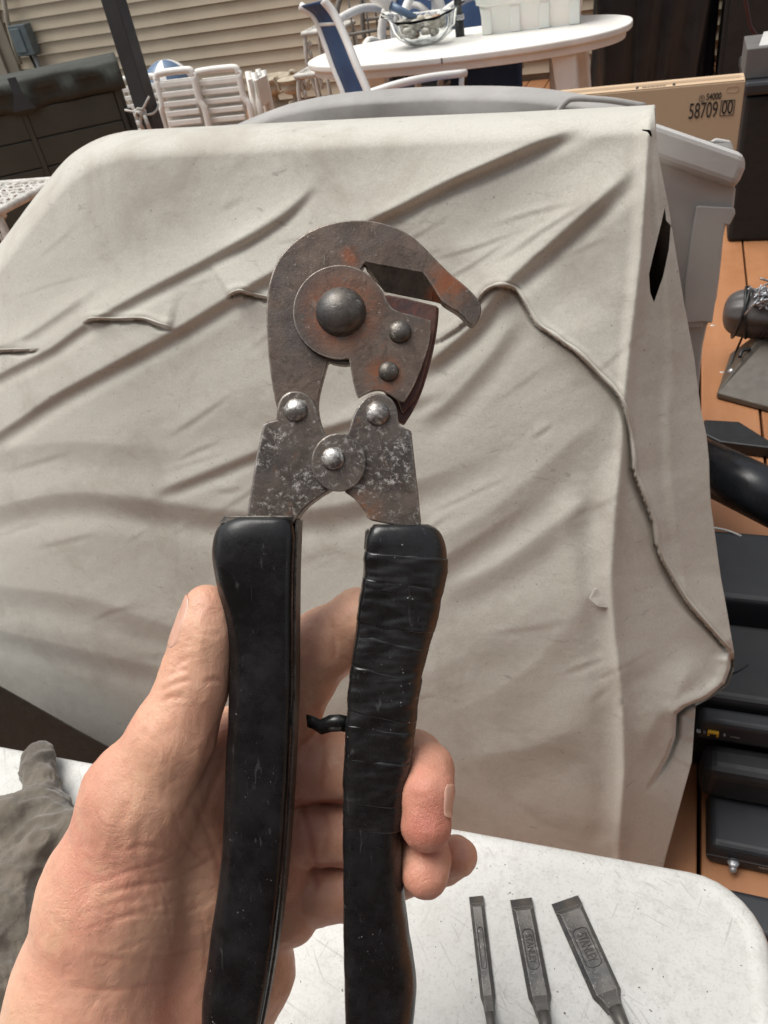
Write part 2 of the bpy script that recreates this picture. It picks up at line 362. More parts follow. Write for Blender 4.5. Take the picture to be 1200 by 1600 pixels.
# ------------------------------------------------------------------ dark storage shed on the left
p = at(211, 205, .35); BB = 3.9
aR, _, zR = yd(atb(181, 97, BB)); aL = yd(atb(-160, 200, BB))[0]
zT = zR
_sp = Y(aR, BB, 0); sh = empty('storage_shed', 'dark olive storage shed with panelled doors and a strapped lid cover', 'storage box', frame(_sp, -math.atan2(_sp[0], _sp[1])+.01))
wS = aR-aL
box('body', -wS, -.012, .02, .42, .02, zT-.10, M_olive, sh, .01)
for k, (x0, x1) in enumerate(((-wS*.64, -wS*.325), (-wS*.31, -.06), (-wS+.02, -wS*.655))):
    for j in range(5):
        z0 = .04+j*(zT-.16)/5; box('door_panel', x0, x1, .006, .02, z0, z0+(zT-.16)/5-.006, M_olive, sh, .004)
box('door_rail', -wS*.325, -wS*.31, .0, .02, .03, zT-.11, M_olive, sh, .003)
box('door_rail', -.055, -.03, .0, .02, .03, zT-.11, M_olive, sh, .003)
# draped lid
nx, V, Fc = 60, [], []
prof = [(.44, -.10), (.44, .0), (.40, .012), (.20, .018), (.0, .012), (-.012, -.0), (-.02, -.04), (-.016, -.043), (-.022, -.09), (-.012, -.12)]
for i in range(nx+1):
    u = i/nx; x = -wS-.01+u*(wS+.02)
    for j, (yy, zz) in enumerate(prof):
        wv = .012*math.sin(u*47)*(j > 6)+.01*math.sin(u*19+2)*(j > 4); d = abs(u-.69)
        V.append((x, yy-wv-(.012 if d < .03 and j > 3 else 0), zT+zz-.02*math.exp(-(d/.05)**2)*(j > 7)))
m_ = len(prof)
for i in range(nx):
    for j in range(m_-1): Fc.append((i*m_+j, i*m_+j+1, (i+1)*m_+j+1, (i+1)*m_+j))
lid = mesh('lid_cover', V, Fc, M_olivec, sh, True); s_ = lid.modifiers.new('t', 'SOLIDIFY'); s_.thickness = .004
V = [(-wS*.31+a, -.05-b, zT+c) for a, b, c in ((-.02, 0, .03), (.02, 0, .03), (.025, .012, -.04), (.06, .02, -.115), (-.05, .02, -.115), (-.02, .012, -.04))]
st = mesh('strap', V, [(0, 5, 2, 1), (5, 4, 3, 2)], M_post, sh); s_ = st.modifiers.new('t', 'SOLIDIFY'); s_.thickness = .006
box('handle', -.02, .005, -.03, .01, zT*.62, zT*.75, M_black, sh, .006)
# ------------------------------------------------------------------ black post with rope
pt = atb(208, 100, 3.35); a, b, _ = yd(pt)
po = empty('metal_post', 'tall square charcoal metal post with a white rope tied round it', 'post', frame(Y(a, b, 0)))
box('shaft', -.038, .038, -.038, .038, .0, 3.2, M_post, po, .004)
box('base_plate', -.08, .08, -.08, .08, 0, .012, M_post, po, .003)
zr = atb(230, 172, 3.35)[2]
rp = empty('rope', 'short white rope knotted round the charcoal post', 'rope', frame(Y(a, b, zr)))
tube('loop', [(.047*math.cos(t)*1.15, .047*math.sin(t)*1.15, .012*math.sin(2*t)) for t in np.linspace(0, 2*math.pi, 24, endpoint=False)], .005, M_rope, rp, closed=True)
for k in range(5):
    c = (rng.rand(3)-.5)*.02; tube('knot', [(c[0]+.014*math.cos(t), -.06+c[1]+.008*math.sin(t+k), c[2]+.014*math.sin(t)) for t in np.linspace(0, 6.28, 12, endpoint=False)], .006, M_rope, rp, closed=True)
tube('rope_end', [(.0, -.062, -.01), (-.01, -.07, -.04), (-.004, -.068, -.065)], .0085, M_rope, rp)
tube('rope_end', [(.02, -.062, -.01), (.028, -.07, -.035), (.03, -.068, -.07)], .0085, M_rope, rp)
tube('rope_end', [(.0, -.055, 0), (-.045, -.058, .012), (-.08, -.05, .018)], .005, M_rope, rp)
tube('rope_end', [(.0, -.055, 0), (.045, -.055, .04), (.06, -.04, .06)], .005, M_rope, rp)
# ------------------------------------------------------------------ folded resin chairs leaning on the wall
def folded_chair(label, p, w, h, tilt, yaw=0):
    t = empty('folding_chair', label, 'folding chair', frame(p, YR+yaw, tilt), 'white folded chairs leaning against the siding')
    for s in (-1, 1):
        q = [(s*w*.40, 0, 0), (s*w*.42, 0, h*.30), (s*w*.52, 0, h*.40), (s*w*.52, 0, h*.62), (s*w*.44, 0, h*.72), (s*w*.43, 0, h*.97)] if s else 0
        tube('side_frame', curve(q, 4), .015, M_white, t, 8, flat=1.6)
    tube('top_rail', curve([(-w*.43, 0, h*.94), (-w*.41, 0, h*.985), (-w*.33, 0, h), (0, 0, h*1.005), (w*.33, 0, h), (w*.41, 0, h*.985), (w*.43, 0, h*.94)], 4), .016, M_white, t, 8, flat=1.4)
    for k in range(7):
        z = h*(.30+k*.093); bevel(box('slat', -w*.40, w*.40, -.010, .012, z, z+h*.058, M_white, t), .006)
    box('back_sheet', -w*.38, w*.38, .035, .05, h*.05, h*.93, M_white, t, .006)
    box('seat_edge', -w*.40, w*.40, -.03, .03, .02, h*.26, M_white, t, .015)
    return t
def chair_at(label, px, py, ptop, w, b, yaw=0):
    p = atb(px, py, b); top = p[2]; a = yd(p)[0]; w = w/1200*float((p-CAM)@F_)
    return folded_chair(label, Y(a, b-.10, 0), w, top/.99, -.10, yaw)
chair_at('white folded slatted chair directly behind the charcoal post', 219, 121, 0, 78, 5.4)
chair_at('white folded slatted chair between the charcoal post and the wider chair, knob at top', 276, 111, 0, 76, 5.15, .03)
chair_at('widest white folded slatted chair, nearest the cream urns', 342, 108, 0, 88, 5.2)
for k, lb in enumerate(('white folded chair seen edge on, first one right of the widest folded chair', 'white folded chair seen edge on, the last one before the cream urns')):
    p = atb(388+k*9, 108+k*2, 5.3); a, b, z = yd(p)
    t = empty('folding_chair', lb, 'folding chair', frame(Y(a, 5.3, 0), YR), 'white folded chairs leaning against the siding')
    tube('side_frame', [(0, -.04, 0), (-.01, -.02, z*.5), (-.02, .03, z*.97)], .024, M_white, t, 8)
    tube('side_frame', [(.02, .12, 0), (.0, .14, z*.5), (-.01, .16, z*.95)], .02, M_white, t, 8)
    box('slat', -.012, .012, -.02, .15, z*.6, z*.9, M_white, t, .004)
# beach ball behind chairs
p = atb(266, 138, 5.7); a, b, z = yd(p)
ball = empty('beach_ball', 'blue ball with white stripes showing over the folded chairs', 'ball', frame(Y(a, b, z)))
M_bblue = simple('ball_blue', (.12, .19, .30), None, .4, 8, bump=0)
for k in range(12):
    V = []; Fc = []; n1, n2 = 6, 16
    for i in range(n1+1):
        u = (k+i/n1)*2*math.pi/12 if k % 2 else (k+i/n1)*2*math.pi/12
        for j in range(n2+1):
            th = math.pi*j/n2; V.append((.19*math.sin(th)*math.cos(u), .19*math.sin(th)*math.sin(u), .19*math.cos(th)))
    for i in range(n1):
        for j in range(n2): Fc.append((i*(n2+1)+j, i*(n2+1)+j+1, (i+1)*(n2+1)+j+1, (i+1)*(n2+1)+j))
    mesh('ball_gore', V, Fc, M_wmetal if k % 3 == 0 else M_bblue, ball, True)
# ------------------------------------------------------------------ urns
def urn(label, px, ptop, pbot, b, s=1.):
    p = atb(px, pbot, b); q = atb(px, ptop, b); a = yd(p)[0]; h = q[2]-max(p[2], 0); z0 = max(p[2], 0)
    t = empty('planter_urn', label, 'urn', frame(Y(a, b, 0)), 'weathered urns standing by the siding')
    r = h*.80*s
    lathe('pedestal', [(r*.55, 0), (r*.55, z0+.02), (r*.45, z0+h*.08), (r*.20, z0+h*.16), (r*.17, z0+h*.34), (r*.32, z0+h*.38)], M_urn, t, 24)
    lathe('bowl', [(r*.25, z0+h*.37), (r*.62, z0+h*.45), (r*.80, z0+h*.58), (r*.78, z0+h*.72), (r*.70, z0+h*.80), (r*.98, z0+h*.93), (r*1.02, z0+h*.97), (r*.92, z0+h), (r*.6, z0+h*.9)], M_urn, t, 28)
    for s_ in (-1, 1):
        tube('urn_handle', curve([(s_*r*.75, 0, z0+h*.55), (s_*r*1.05, 0, z0+h*.52), (s_*r*1.1, 0, z0+h*.75), (s_*r*1.3, 0, z0+h*1.0), (s_*r*1.1, 0, z0+h*1.08), (s_*r*1.02, 0, z0+h*.95)], 5), r*.09, M_urn, t, 8)
urn('weathered cream urn with scroll handles right of the folded chairs', 432, 118, 165, 6.3)
urn('second weathered cream urn, half hidden beside the ornate white stand', 464, 120, 162, 5.9, .8)
# ------------------------------------------------------------------ ornate cast stands
def ornate(label, c, w, h, legs=True, yaw=0, open_=False):
    t = empty('ornate_stand', label, 'plant stand', frame(c, YR+yaw), 'ornate white cast metal stands')
    J = ([], [])
    N_ = 9
    for i in range(N_):
        for j in range(N_):
            x = -w+2*w*(i+.5)/N_; y = -w+2*w*(j+.5)/N_; r = w/N_*(.8+.3*rng.rand())
            tube('', [(x+r*math.cos(t_+i), y+r*math.sin(t_+i), h+.003*math.sin(3*t_+j)) for t_ in np.linspace(0, 6.28, 8, endpoint=False)], .0065, None, n=5, closed=True, join=J)
    o = mesh('filigree_top', J[0], J[1], M_iron, t, True)
    rim = [(w*1.03*x, w*1.03*y, h) for x, y in ((-1, -1), (1, -1), (1, 1), (-1, 1))]
    tube('rim', [np.array(rim[i])*(1-k/6)+np.array(rim[(i+1) % 4])*(k/6) for i in range(4) for k in range(6)], .016, M_iron, t, 8, closed=True)
    for sx in (-1, 1):
        for sy in (-1, 1):
            tube('leg', curve([(sx*w*.95, sy*w*.95, h), (sx*w*1.05, sy*w*1.05, h*.75), (sx*w*.85, sy*w*.85, h*.4), (sx*w*1.0, sy*w*1.0, 0)], 5), .014, M_iron, t, 8)
            tube('scroll', [(sx*w*(.8-.15*math.cos(q)*q/6), sy*w*.95, h*.86-.05*math.sin(q)) for q in np.linspace(0, 6, 12)], .008, M_iron, t, 6)
    tube('stretcher', [(-w*.9, -w*.9, h*.45), (w*.9, -w*.9, h*.45)], .009, M_iron, t, 6)
    return t
p = at(22, 305, .60); ornate('ornate white cast table at the left edge beside the canvas cover', p*[1, 1, 0]+np.array([-.10, .02, 0]), .19, .60)
p = atb(503, 62, 5.6); ornate('tall ornate white stand behind the left end of the oval table', Y(yd(p)[0]+.06, 5.6, 0), .13, p[2]+.06)
p = atb(506, 108, 5.0); ornate('short ornate white stand left of the blue sling chair', Y(yd(p)[0]+.03, 5.0, 0), .15, p[2])
p = atb(848, 78, 5.4); ornate('ornate white side table under the right end of the oval table', Y(yd(p)[0], 5.4, 0), .17, p[2], yaw=.1)
# ------------------------------------------------------------------ oval table
TC = Y(-1.03, 4.27, 0)
tb = empty('oval_table', 'white oval resin patio table holding the glass bowl and plastic tote', 'table', frame(TC))
oval = [(.80*np.sign(math.cos(t))*abs(math.cos(t))**.85, .41*np.sign(math.sin(t))*abs(math.sin(t))**.85) for t in np.linspace(0, 2*math.pi, 72, endpoint=False)]
bevel(prism('tabletop', oval, .690, .72, M_white, tb), .008, 3)
prism('apron', [(x*.965, y*.94) for x, y in oval], .655, .689, M_white, tb, .004)
for sx in (-1, 1):
    box('apron_joint', -.003, .003, -.412, -.40, .692, .716, M_trim, tb)
    for sy in (-1, 1):
        V = []
        for z, cx, cy, hx, hy in ((0, .60, .27, .03, .03), (.655, .52, .22, .055, .045)):
            for dx, dy in ((-1, -1), (1, -1), (1, 1), (-1, 1)): V.append((sx*cx+dx*hx, sy*cy+dy*hy, z))
        bevel(mesh('leg', V, [(3, 2, 1, 0), (4, 5, 6, 7), (0, 1, 5, 4), (1, 2, 6, 5), (2, 3, 7, 6), (3, 0, 4, 7)], M_white, tb), .012)
# glass bowl with stones and a brush
a, b, _ = yd(at(665, 70, .721))
gb = empty('glass_bowl', 'clear fluted glass bowl of stones on the white oval table', 'bowl', frame(Y(a, b, .7205)))
M_glass = mat_glass('clear_glass', (.93, .95, .95))
V = []; Fc = []; nn = 48
pr = [(.045, .004), (.085, .012), (.125, .04), (.15, .075), (.165, .105), (.185, .125), (.18, .124), (.158, .104), (.143, .076), (.118, .044), (.08, .018), (.04, .012)]
for k, (r, z) in enumerate(pr):
    for j in range(nn):
        t = 2*math.pi*j/nn; fl = 1+(.045*math.cos(12*t) if 1 < k < 10 else 0); lip = (.035*abs(math.cos(t))**3 if k in (4, 5, 6, 7) else 0)
        V.append((r*fl*math.cos(t)*(1.12 if k in (5, 6) else 1.02), r*fl*math.sin(t)*.9, z+lip))
for k in range(len(pr)-1):
    for j in range(nn): Fc.append((k*nn+j, k*nn+(j+1) % nn, (k+1)*nn+(j+1) % nn, (k+1)*nn+j))
Fc += [tuple(range(nn-1, -1, -1)), tuple((len(pr)-1)*nn+j for j in range(nn))]
mesh('fluted_glass', V, Fc, M_glass, gb, True)
stm = [simple('stone_%s' % n_, c, None, .6, 30) for n_, c in (('pale', (.45, .42, .36)), ('tan', (.36, .23, .14)), ('dark', (.06, .065, .06)), ('cream', (.55, .50, .40)))]
stones = []
for k in range(34):
    ang = rng.rand()*6.28; rad = .11*math.sqrt(rng.rand()); z = .03+.075*rng.rand()*(1-rad*2)+rad*.25
    s_ = .018+.014*rng.rand(); bm = bmesh.new(); bmesh.ops.create_icosphere(bm, subdivisions=2, radius=1)
    sc3 = (s_*(1+.4*rng.rand()), s_*(.8+.3*rng.rand()), s_*.75)
    for v in bm.verts: v.co = Vector((v.co.x*sc3[0], v.co.y*sc3[1], v.co.z*sc3[2]))*(1+.12*math.sin(v.co.x*5+k))
    me = bpy.data.meshes.new('stone'); bm.to_mesh(me); bm.free(); me.polygons.foreach_set('use_smooth', [True]*len(me.polygons))
    o = bpy.data.objects.new('stone', me); C.objects.link(o); me.materials.append(stm[2 if k in (3, 9) else 1 if k in (5, 12) else rng.choice([0, 0, 3])])
    nm_ = me.materials[0].name.split('_')[1]
    o.matrix_world = frame(Y(a, b, .7205)) @ Matrix.Translation((rad*math.cos(ang), rad*math.sin(ang)*.85, z)); tag(o, 'small smooth %s pebble lying in the glass bowl' % nm_, 'stone', '%s stones in the glass bowl' % nm_)
br = empty('paint_brush', 'blue and white handled brush leaning out of the glass bowl', 'brush', frame(Y(a, b, .72)))
tube('handle', [(-.24, -.02, .235), (-.225, -.02, .228), (-.15, -.02, .185)], [.024, .028, .026], M_wmetal, br, 12)
tube('grip', [(-.15, -.02, .185), (-.10, -.02, .158), (-.03, -.01, .118)], [.020, .018, .014], M_bblue, br, 12)
# umbrella pole
a, b, _ = yd(at(719, 57, .72))
up = empty('umbrella_pole', 'dark umbrella pole standing up through the white oval table', 'pole', frame(Y(a, b, 0)))
tube('pole', [(0, 0, 0), (0, 0, 2.6)], .019, M_post, up, 16)
tube('sleeve', [(0, 0, .70), (0, 0, .79)], .023, M_black, up, 16); lathe('collar', [(.022, .79), (.028, .795), (.028, .812), (.022, .815)], M_silver, up, 16)
lathe('umbrella_base', [(.22, 0), (.22, .03), (.05, .06), (.03, .3)], M_post, up)
# tote
a0, b0_, _ = yd(at(752, 55, .72)); a1 = yd(at(905, 33, .72))[0]; wT = a1-a0
to = empty('plastic_tote', 'frosted translucent plastic tote standing on the oval table', 'tote', frame(Y(a0, b0_-.02, .721)))
mt = N('frosted_plastic'); mt.set(Base_Color=(.88, .88, .83), Roughness=.38, Transmission_Weight=.12, Subsurface_Weight=.2, IOR=1.45); mt.bump(mt.noise(30, 4), .15, .003)
V = []; Fc = []; ring = lambda w0, w1, d0, d1, r=.03: [(w0+r, d0), (w1-r, d0), (w1, d0+r), (w1, d1-r), (w1-r, d1), (w0+r, d1), (w0, d1-r), (w0, d0+r)]
lv = [(0, .0), (.004, .012), (.10, -.002), (.12, -.004), (.124, -.016), (.28, -.034), (.285, -.052), (.30, -.052)]
for z, e in lv: V += [(x, y, z) for x, y in ring(e, wT-e, e, .30-e)]
for k in range(len(lv)-1):
    for j in range(8): Fc.append((k*8+j, k*8+(j+1) % 8, k*8+8+(j+1) % 8, k*8+8+j))
Fc.append(tuple(range(7, -1, -1)))
o = mesh('tub', V, Fc, mt.m, to); s_ = o.modifiers.new('t', 'SOLIDIFY'); s_.thickness = .003; bevel(o, .004)
for k in range(4): box('foot_rib', wT*(.02+.30*k), wT*(.02+.30*k)+.05, -.008, .01, .0, .11, mt.m, to, .006)
# ------------------------------------------------------------------ sling chairs
def sling_chair(label, M, sc=1., arms=True):
    t = empty('sling_chair', label, 'chair', M, 'white framed blue sling chairs')
    w = .25*sc
    side = [(0, -.30), (.06, .0), (.16, .34), (.24, .56), (.33, .66)]   # (y back, z above seat)
    bk = curve([(0, y*sc-.0, (z+.42)*sc) for y, z in ((.0, .0), (.05, .15), (.12, .40), (.20, .56), (.30, .64))], 6)
    for s in (-1, 1):
        tube('side_rail', [(s*w, p[1], p[2]) for p in curve([(0, -.48*sc, .43*sc), (0, -.25*sc, .41*sc)]+[bk[0]]+bk[6::6]+[bk[-1]], 5)], .018*sc, M_wmetal, t, 10)
        tube('leg', [(s*(w+.02), -.44*sc, .42*sc), (s*(w+.03), -.50*sc, 0)], .015*sc, M_wmetal, t, 8)
        tube('leg', [(s*(w+.02), -.05*sc, .42*sc), (s*(w+.03), .16*sc, 0)], .015*sc, M_wmetal, t, 8)
        if arms:
            tube('arm', curve([(s*(w+.03), .06*sc, .62*sc), (s*(w+.05), -.15*sc, .66*sc), (s*(w+.05), -.40*sc, .64*sc), (s*(w+.05), -.44*sc, .60*sc), (s*(w+.04), -.46*sc, .42*sc)], 5), .015*sc, M_wmetal, t, 10, flat=1.2)
    for q in (bk[-3], bk[-8]): tube('crossbar', [(-w, q[1]+.01, q[2]), (w, q[1]+.01, q[2])], .012*sc, M_wmetal, t, 8)
    V = []; Fc = []
    path = [np.array((0, -.46*sc, .43*sc)), np.array((0, -.25*sc, .40*sc))]+[np.array(q) for q in bk]
    for q in path: V += [(-w, q[1], q[2]), (-w*.4, q[1]+.012, q[2]-.004), (w*.4, q[1]+.012, q[2]-.004), (w, q[1], q[2])]
    for k in range(len(path)-1):
        for j in range(3): Fc.append((k*4+j, k*4+j+1, k*4+5+j, k*4+4+j))
    o = mesh('sling', V, Fc, M_navy, t, True); s_ = o.modifiers.new('t', 'SOLIDIFY'); s_.thickness = .004
    return t
# front chair, built from where its rails run
fc = empty('sling_chair', 'white framed blue sling chair pushed against the left front of the oval table', 'chair', frame(Y(0, 0, 0)), 'white framed blue sling chairs')
def L(px, py, b): a_, b_, z_ = yd(atb(px, py, b)); return np.array([a_, b_, z_])
fr1 = curve([L(505, 0, 3.55), L(522, 22, 3.55), L(540, 60, 3.52), L(556, 100, 3.48), L(574, 142, 3.45), L(590, 185, 3.42)], 5)
fr0 = curve([L(469, 9, 3.70), L(492, 26, 3.70), L(507, 62, 3.68), L(522, 105, 3.64), L(540, 150, 3.60), L(552, 190, 3.58)], 5)
tube('side_rail', fr1, .017, M_wmetal, fc, 10); tube('side_rail', fr0, .017, M_wmetal, fc, 10)
V = []; Fc = []
for p_, q_ in zip(fr0, fr1): V += [p_, p_*.66+q_*.34, p_*.33+q_*.67, q_]
for k in range(len(fr0)-1):
    for j in range(3): Fc.append((k*4+j, k*4+j+1, k*4+5+j, k*4+4+j))
o = mesh('sling', V, Fc, M_navy, fc, True); s_ = o.modifiers.new('t', 'SOLIDIFY'); s_.thickness = .004
tube('crossbar', [L(500, 38, 3.69), L(531, 36, 3.54)], .010, M_wmetal, fc, 8)
tube('arm', curve([L(576, 146, 3.45), L(620, 132, 3.50), L(670, 121, 3.60), L(728, 114, 3.72)], 5), .016, M_wmetal, fc, 10)
tube('arm_post', [L(722, 116, 3.71), L(721, 130, 3.70), L(726, 190, 3.70)], .012, M_wmetal, fc, 8)
zb = fr1[-1][2]
for q_ in (fr0[-1], fr1[-1]): tube('leg', [q_, q_*[1, 1, 0]+[.0, -.02, 0]], .014, M_wmetal, fc, 8)
tube('leg', [L(726, 190, 3.70), L(726, 190, 3.70)*[1, 1, 0]], .012, M_wmetal, fc, 8)
V = [fr0[-1], fr1[-1], fr1[-1]+[.42, .12, .02], fr0[-1]+[.42, .12, .02]]
o = mesh('seat_sling', V, [(0, 1, 2, 3)], M_navy, fc); s_ = o.modifiers.new('t', 'SOLIDIFY'); s_.thickness = .006
# chairs behind the table
for lb, px, b, yw, sc in (('blue sling chair behind the oval table, tall back left of the tote', 772, 5.15, .1, 1.35), ('blue sling chair behind the oval table between bowl and pole', 678, 5.25, -.25, 1.25)):
    a = yd(atb(px, 60, b))[0]; sling_chair(lb, frame(Y(a, b, 0), YR+yw+math.pi*0), sc)
a = yd(atb(742, 90, 4.95))[0]
bl = empty('cushion', 'navy chair cushion standing under the oval table', 'cushion', frame(Y(a, 4.95, 0), YR+.05, -.1))
bevel(box('pad', -.20, .26, -.03, .03, .10, .64, M_navy, bl), .025, 3)
# white resin arm chair behind bowl
a = yd(atb(640, 20, 5.0))[0]
rc = empty('resin_chair', 'white resin armchair showing above the glass bowl', 'chair', frame(Y(a, 5.0, 0)))
tube('back_hoop', curve([(-.17, 0, .42), (-.18, 0, .72), (-.06, .02, .90), (.10, .03, .93), (.2, .02, .72), (.2, 0, .42)], 6), .026, M_white, rc, 8)
tube('back_hoop', curve([(-.10, 0, .55), (-.08, 0, .74), (.02, .02, .82), (.12, 0, .74), (.13, 0, .5)], 6), .018, M_white, rc, 8)
for x in (-.2, .2):
    for y in (-.4, .02): tube('leg', [(x, y, .44), (x*1.1, y*1.05, 0)], .022, M_white, rc, 8)
bevel(box('seat', -.22, .22, -.42, .04, .41, .44, M_white, rc), .01)
tube('arm', curve([(-.19, 0, .66), (-.22, -.2, .68), (-.2, -.42, .42)], 4), .02, M_white, rc, 8)
M_taupe = simple('taupe_metal', (.20, .18, .155), None, .5, 12)
for lb, px, b in (('taupe metal chair frame behind the left end of the oval table', 575, 5.35), ('taupe metal chair frame nearer the siding, behind the glass bowl', 612, 6.0)):
    a = yd(atb(px, 40, b))[0]; t = empty('metal_chair', lb, 'chair', frame(Y(a, b, 0), YR+.3))
    tube('back_hoop', curve([(-.2, 0, 0), (-.2, 0, .6), (-.16, .03, .86), (.0, .04, .92), (.16, .03, .86), (.2, 0, .6), (.2, 0, 0)], 5), .017, M_taupe, t, 8)
    for z in (.45, .55, .68): tube('crossbar', [(-.2, .01, z), (.2, .01, z)], .010, M_taupe, t, 8)
    for k in range(3): tube('spindle', [(-.1+.1*k, .02, .55), (-.1+.1*k, .03, .89)], .007, M_taupe, t, 6)
    bevel(box('seat', -.2, .2, -.38, .0, .42, .45, M_taupe, t), .01)
    for x in (-.19, .19): tube('leg', [(x, -.37, .42), (x, -.42, 0)], .014, M_taupe, t, 8)
# things under the table
M_wood = simple('pale_wood', (.50, .38, .24), (.42, .31, .19), .6, 14)
for lb, px, b, r, m_ in (('pale wooden post under the oval table, left of the white leg', 585, 5.6, .045, M_wood), ('brown wooden post under the oval table, right of the white leg', 668, 5.6, .035, M_wood), ('round white turned leg under the middle of the oval table', 645, 5.2, .035, M_white)):
    a = yd(atb(px, 110, b))[0]; o = lathe('wooden_post', [(r*1.3, 0), (r*1.3, .04), (r, .06), (r, .50), (r*1.25, .52), (r*1.25, .60), (r*.6, .62)], m_, None, 20)
    o.matrix_world = frame(Y(a, b, 0)); tag(o, lb, 'post')
a = yd(atb(612, 125, 5.3))[0]; o = bevel(box('storage_cube', -.16, .16, -.12, .12, 0, .38, simple('beige_fabric', (.38, .34, .30), None, .9, 12)), .02); o.matrix_world = frame(Y(a, 5.3, 0), YR+.2); tag(o, 'beige fabric cube on the deck beneath the oval table', 'storage cube')
# ------------------------------------------------------------------ grey cover with curved top behind the canvas cover
B2 = 1.75
pts = [(330, 215), (380, 193), (440, 172), (520, 157), (620, 149), (720, 146), (820, 149), (900, 160), (960, 172), (1010, 188)]
cv = curve([yd(atb(x, y, B2)) for x, y in pts], 6)
V = []; Fc = []; npf = 9
for i, q in enumerate(cv):
    for j in range(npf):
        t = j/(npf-1)*math.pi; V.append(Y(q[0], q[1]+.055-.055*math.cos(t)*1, q[2]-.016+.016*math.sin(t)) if True else 0)
    V.append(Y(q[0], q[1]+.11, .05)); V.append(Y(q[0], q[1]+.004+.012*math.sin(i*.35), q[2]-.075)); V.append(Y(q[0], q[1]+.06, .05))
k_ = npf+3
for i in range(len(cv)-1):
    order = [npf+2, npf+1]+list(range(npf))+[npf]
    for u, v in zip(order[:-1], order[1:]): Fc.append((i*k_+u, i*k_+v, (i+1)*k_+v, (i+1)*k_+u))
Fc.append(tuple([npf+2, npf+1]+list(range(npf))+[npf])[::-1])
o = mesh('furniture_cover', V, Fc, M_cloth2, None, True); tag(o, 'grey curved furniture cover rising just behind the pale canvas cover', 'cover')
sm = curve([np.array(Y(*yd(atb(x, y, B2-.005)))) for x, y in ((868, 180), (884, 160), (900, 154), (955, 157), (1008, 166))], 5)
o = tube('welt_cord', sm, .006, M_cloth2, o, 8)
# ------------------------------------------------------------------ grey resin deck box at the right
BX = 1.45
g = empty('resin_deck_box', 'light grey resin deck box with sloping lid behind the right edge of the canvas cover', 'deck box', frame((0, 0, 0), 0))
def pp3(x, y, b): return atb(x, y, b)
def slab(name, px, b, th, m, parent, bev=.006, nrm=None):
    n_ = len(px); F3 = [atb(x, y, b if not hasattr(b, '__len__') else b[i]) for i, (x, y) in enumerate(px)]
    off = e2*th-np.array([0, 0, th*.42]); V = F3+[p_+off for p_ in F3]
    o = mesh(name, V, [tuple(range(n_))[::-1], tuple(range(n_, 2*n_))]+[(i, (i+1) % n_, n_+(i+1) % n_, n_+i) for i in range(n_)], m, parent)
    bm = bmesh.new(); bm.from_mesh(o.data); bmesh.ops.recalc_face_normals(bm, faces=bm.faces); bm.to_mesh(o.data); bm.free()
    if bev: bevel(o, bev, 3)
    return o
slab('body', soften([(1000, 240), (1040, 256), (1150, 292), (1146, 330), (1132, 352), (1126, 420), (1118, 480), (1100, 520), (1092, 600), (1088, 700), (1000, 700)], 1), BX, .26, M_bin, g, .004)
slab('lid', [(1000, 184), (1028, 192), (1150, 234), (1166, 240), (1165, 262), (1152, 292), (1140, 290), (1036, 254), (1000, 242)], BX-.03, .30, M_bin, g, .012)
slab('lid_ridge', [(1010, 192), (1110, 221), (1118, 215), (1142, 219), (1148, 236), (1080, 222), (1010, 200)], BX+.02, .2, M_bin, g, .008)
slab('side_panel', [(1088, 321), (1148, 324), (1149, 334), (1140, 352), (1132, 352), (1124, 430), (1113, 505), (1098, 503), (1068, 506), (1070, 440)], BX-.012, .012, M_bin, g, .003)
slab('panel_frame', [(1063, 500), (1100, 500), (1096, 512), (1062, 512)], BX-.008, .01, M_bin, g, .002)
# ------------------------------------------------------------------ cardboard box with printing
BC = 2.15
c0 = yd(atb(1165, 126, BC)); cB = yd(atb(1158, 232, BC)); cL = yd(atb(858, 166, BC))
bx = empty('cardboard_box', 'brown cardboard box printed with a large number behind the grey deck box', 'cardboard box', frame(Y(c0[0], BC, cB[2]-.05), YR-.0))
hC = c0[2]-cB[2]+.05; wC = c0[0]-cL[0]
cn = box('carton', -wC, 0, 0, .075, 0, hC, M_card, bx, .002)
M_tape = simple('card_tape', (.40, .28, .175), None, .5, 6)
box('top_flap', -wC, -.002, .001, .036, hC, hC+.002, M_card, bx); box('top_flap', -wC, -.002, .040, .074, hC, hC+.002, M_card, bx)
box('packing_tape', -wC, -.01, .026, .05, hC+.002, hC+.0026, M_tape, bx)
RX = Matrix.Rotation(math.pi/2, 4, 'X'); s_px = wC/305.
text('lettering', '58709', 30*s_px*1.12, M_ink, cn, Matrix.Translation((-58*s_px, -.0008, hC-39*s_px)) @ RX, .0003, 0., fit=43*s_px)
text('lettering', '00', 26*s_px*1.12, M_ink, cn, Matrix.Translation((-22*s_px, -.0008, hC-37*s_px)) @ RX, .0003, .0003, fit=16*s_px)
text('lettering', 'S4000', 12*s_px*1.15, M_ink, cn, Matrix.Translation((-44*s_px, -.0008, hC-19*s_px)) @ RX, .0003, .0002, fit=22*s_px)
text('lettering', '1', 6*s_px, M_ink, cn, Matrix.Translation((-62*s_px, -.0008, hC-20*s_px)) @ RX, .0003, .0003, .8)
tube('printed_ring', [((-62+4*math.cos(t))*s_px, -.0008, hC+(-20+4.4*math.sin(t))*s_px) for t in np.linspace(0, 2*math.pi, 20, endpoint=False)], .0005, M_ink, cn, 6, closed=True)
def rrect(cx, cz, w, h, r, y, n=5):
    return [(cx+sx*(w-r)+r*math.cos(q), y, cz+sz*(h-r)+r*math.sin(q)) for sx, sz, q0 in ((1, 1, 0), (-1, 1, 90), (-1, -1, 180), (1, -1, 270)) for q in [math.radians(q0+90*k/n) for k in range(n+1)]]
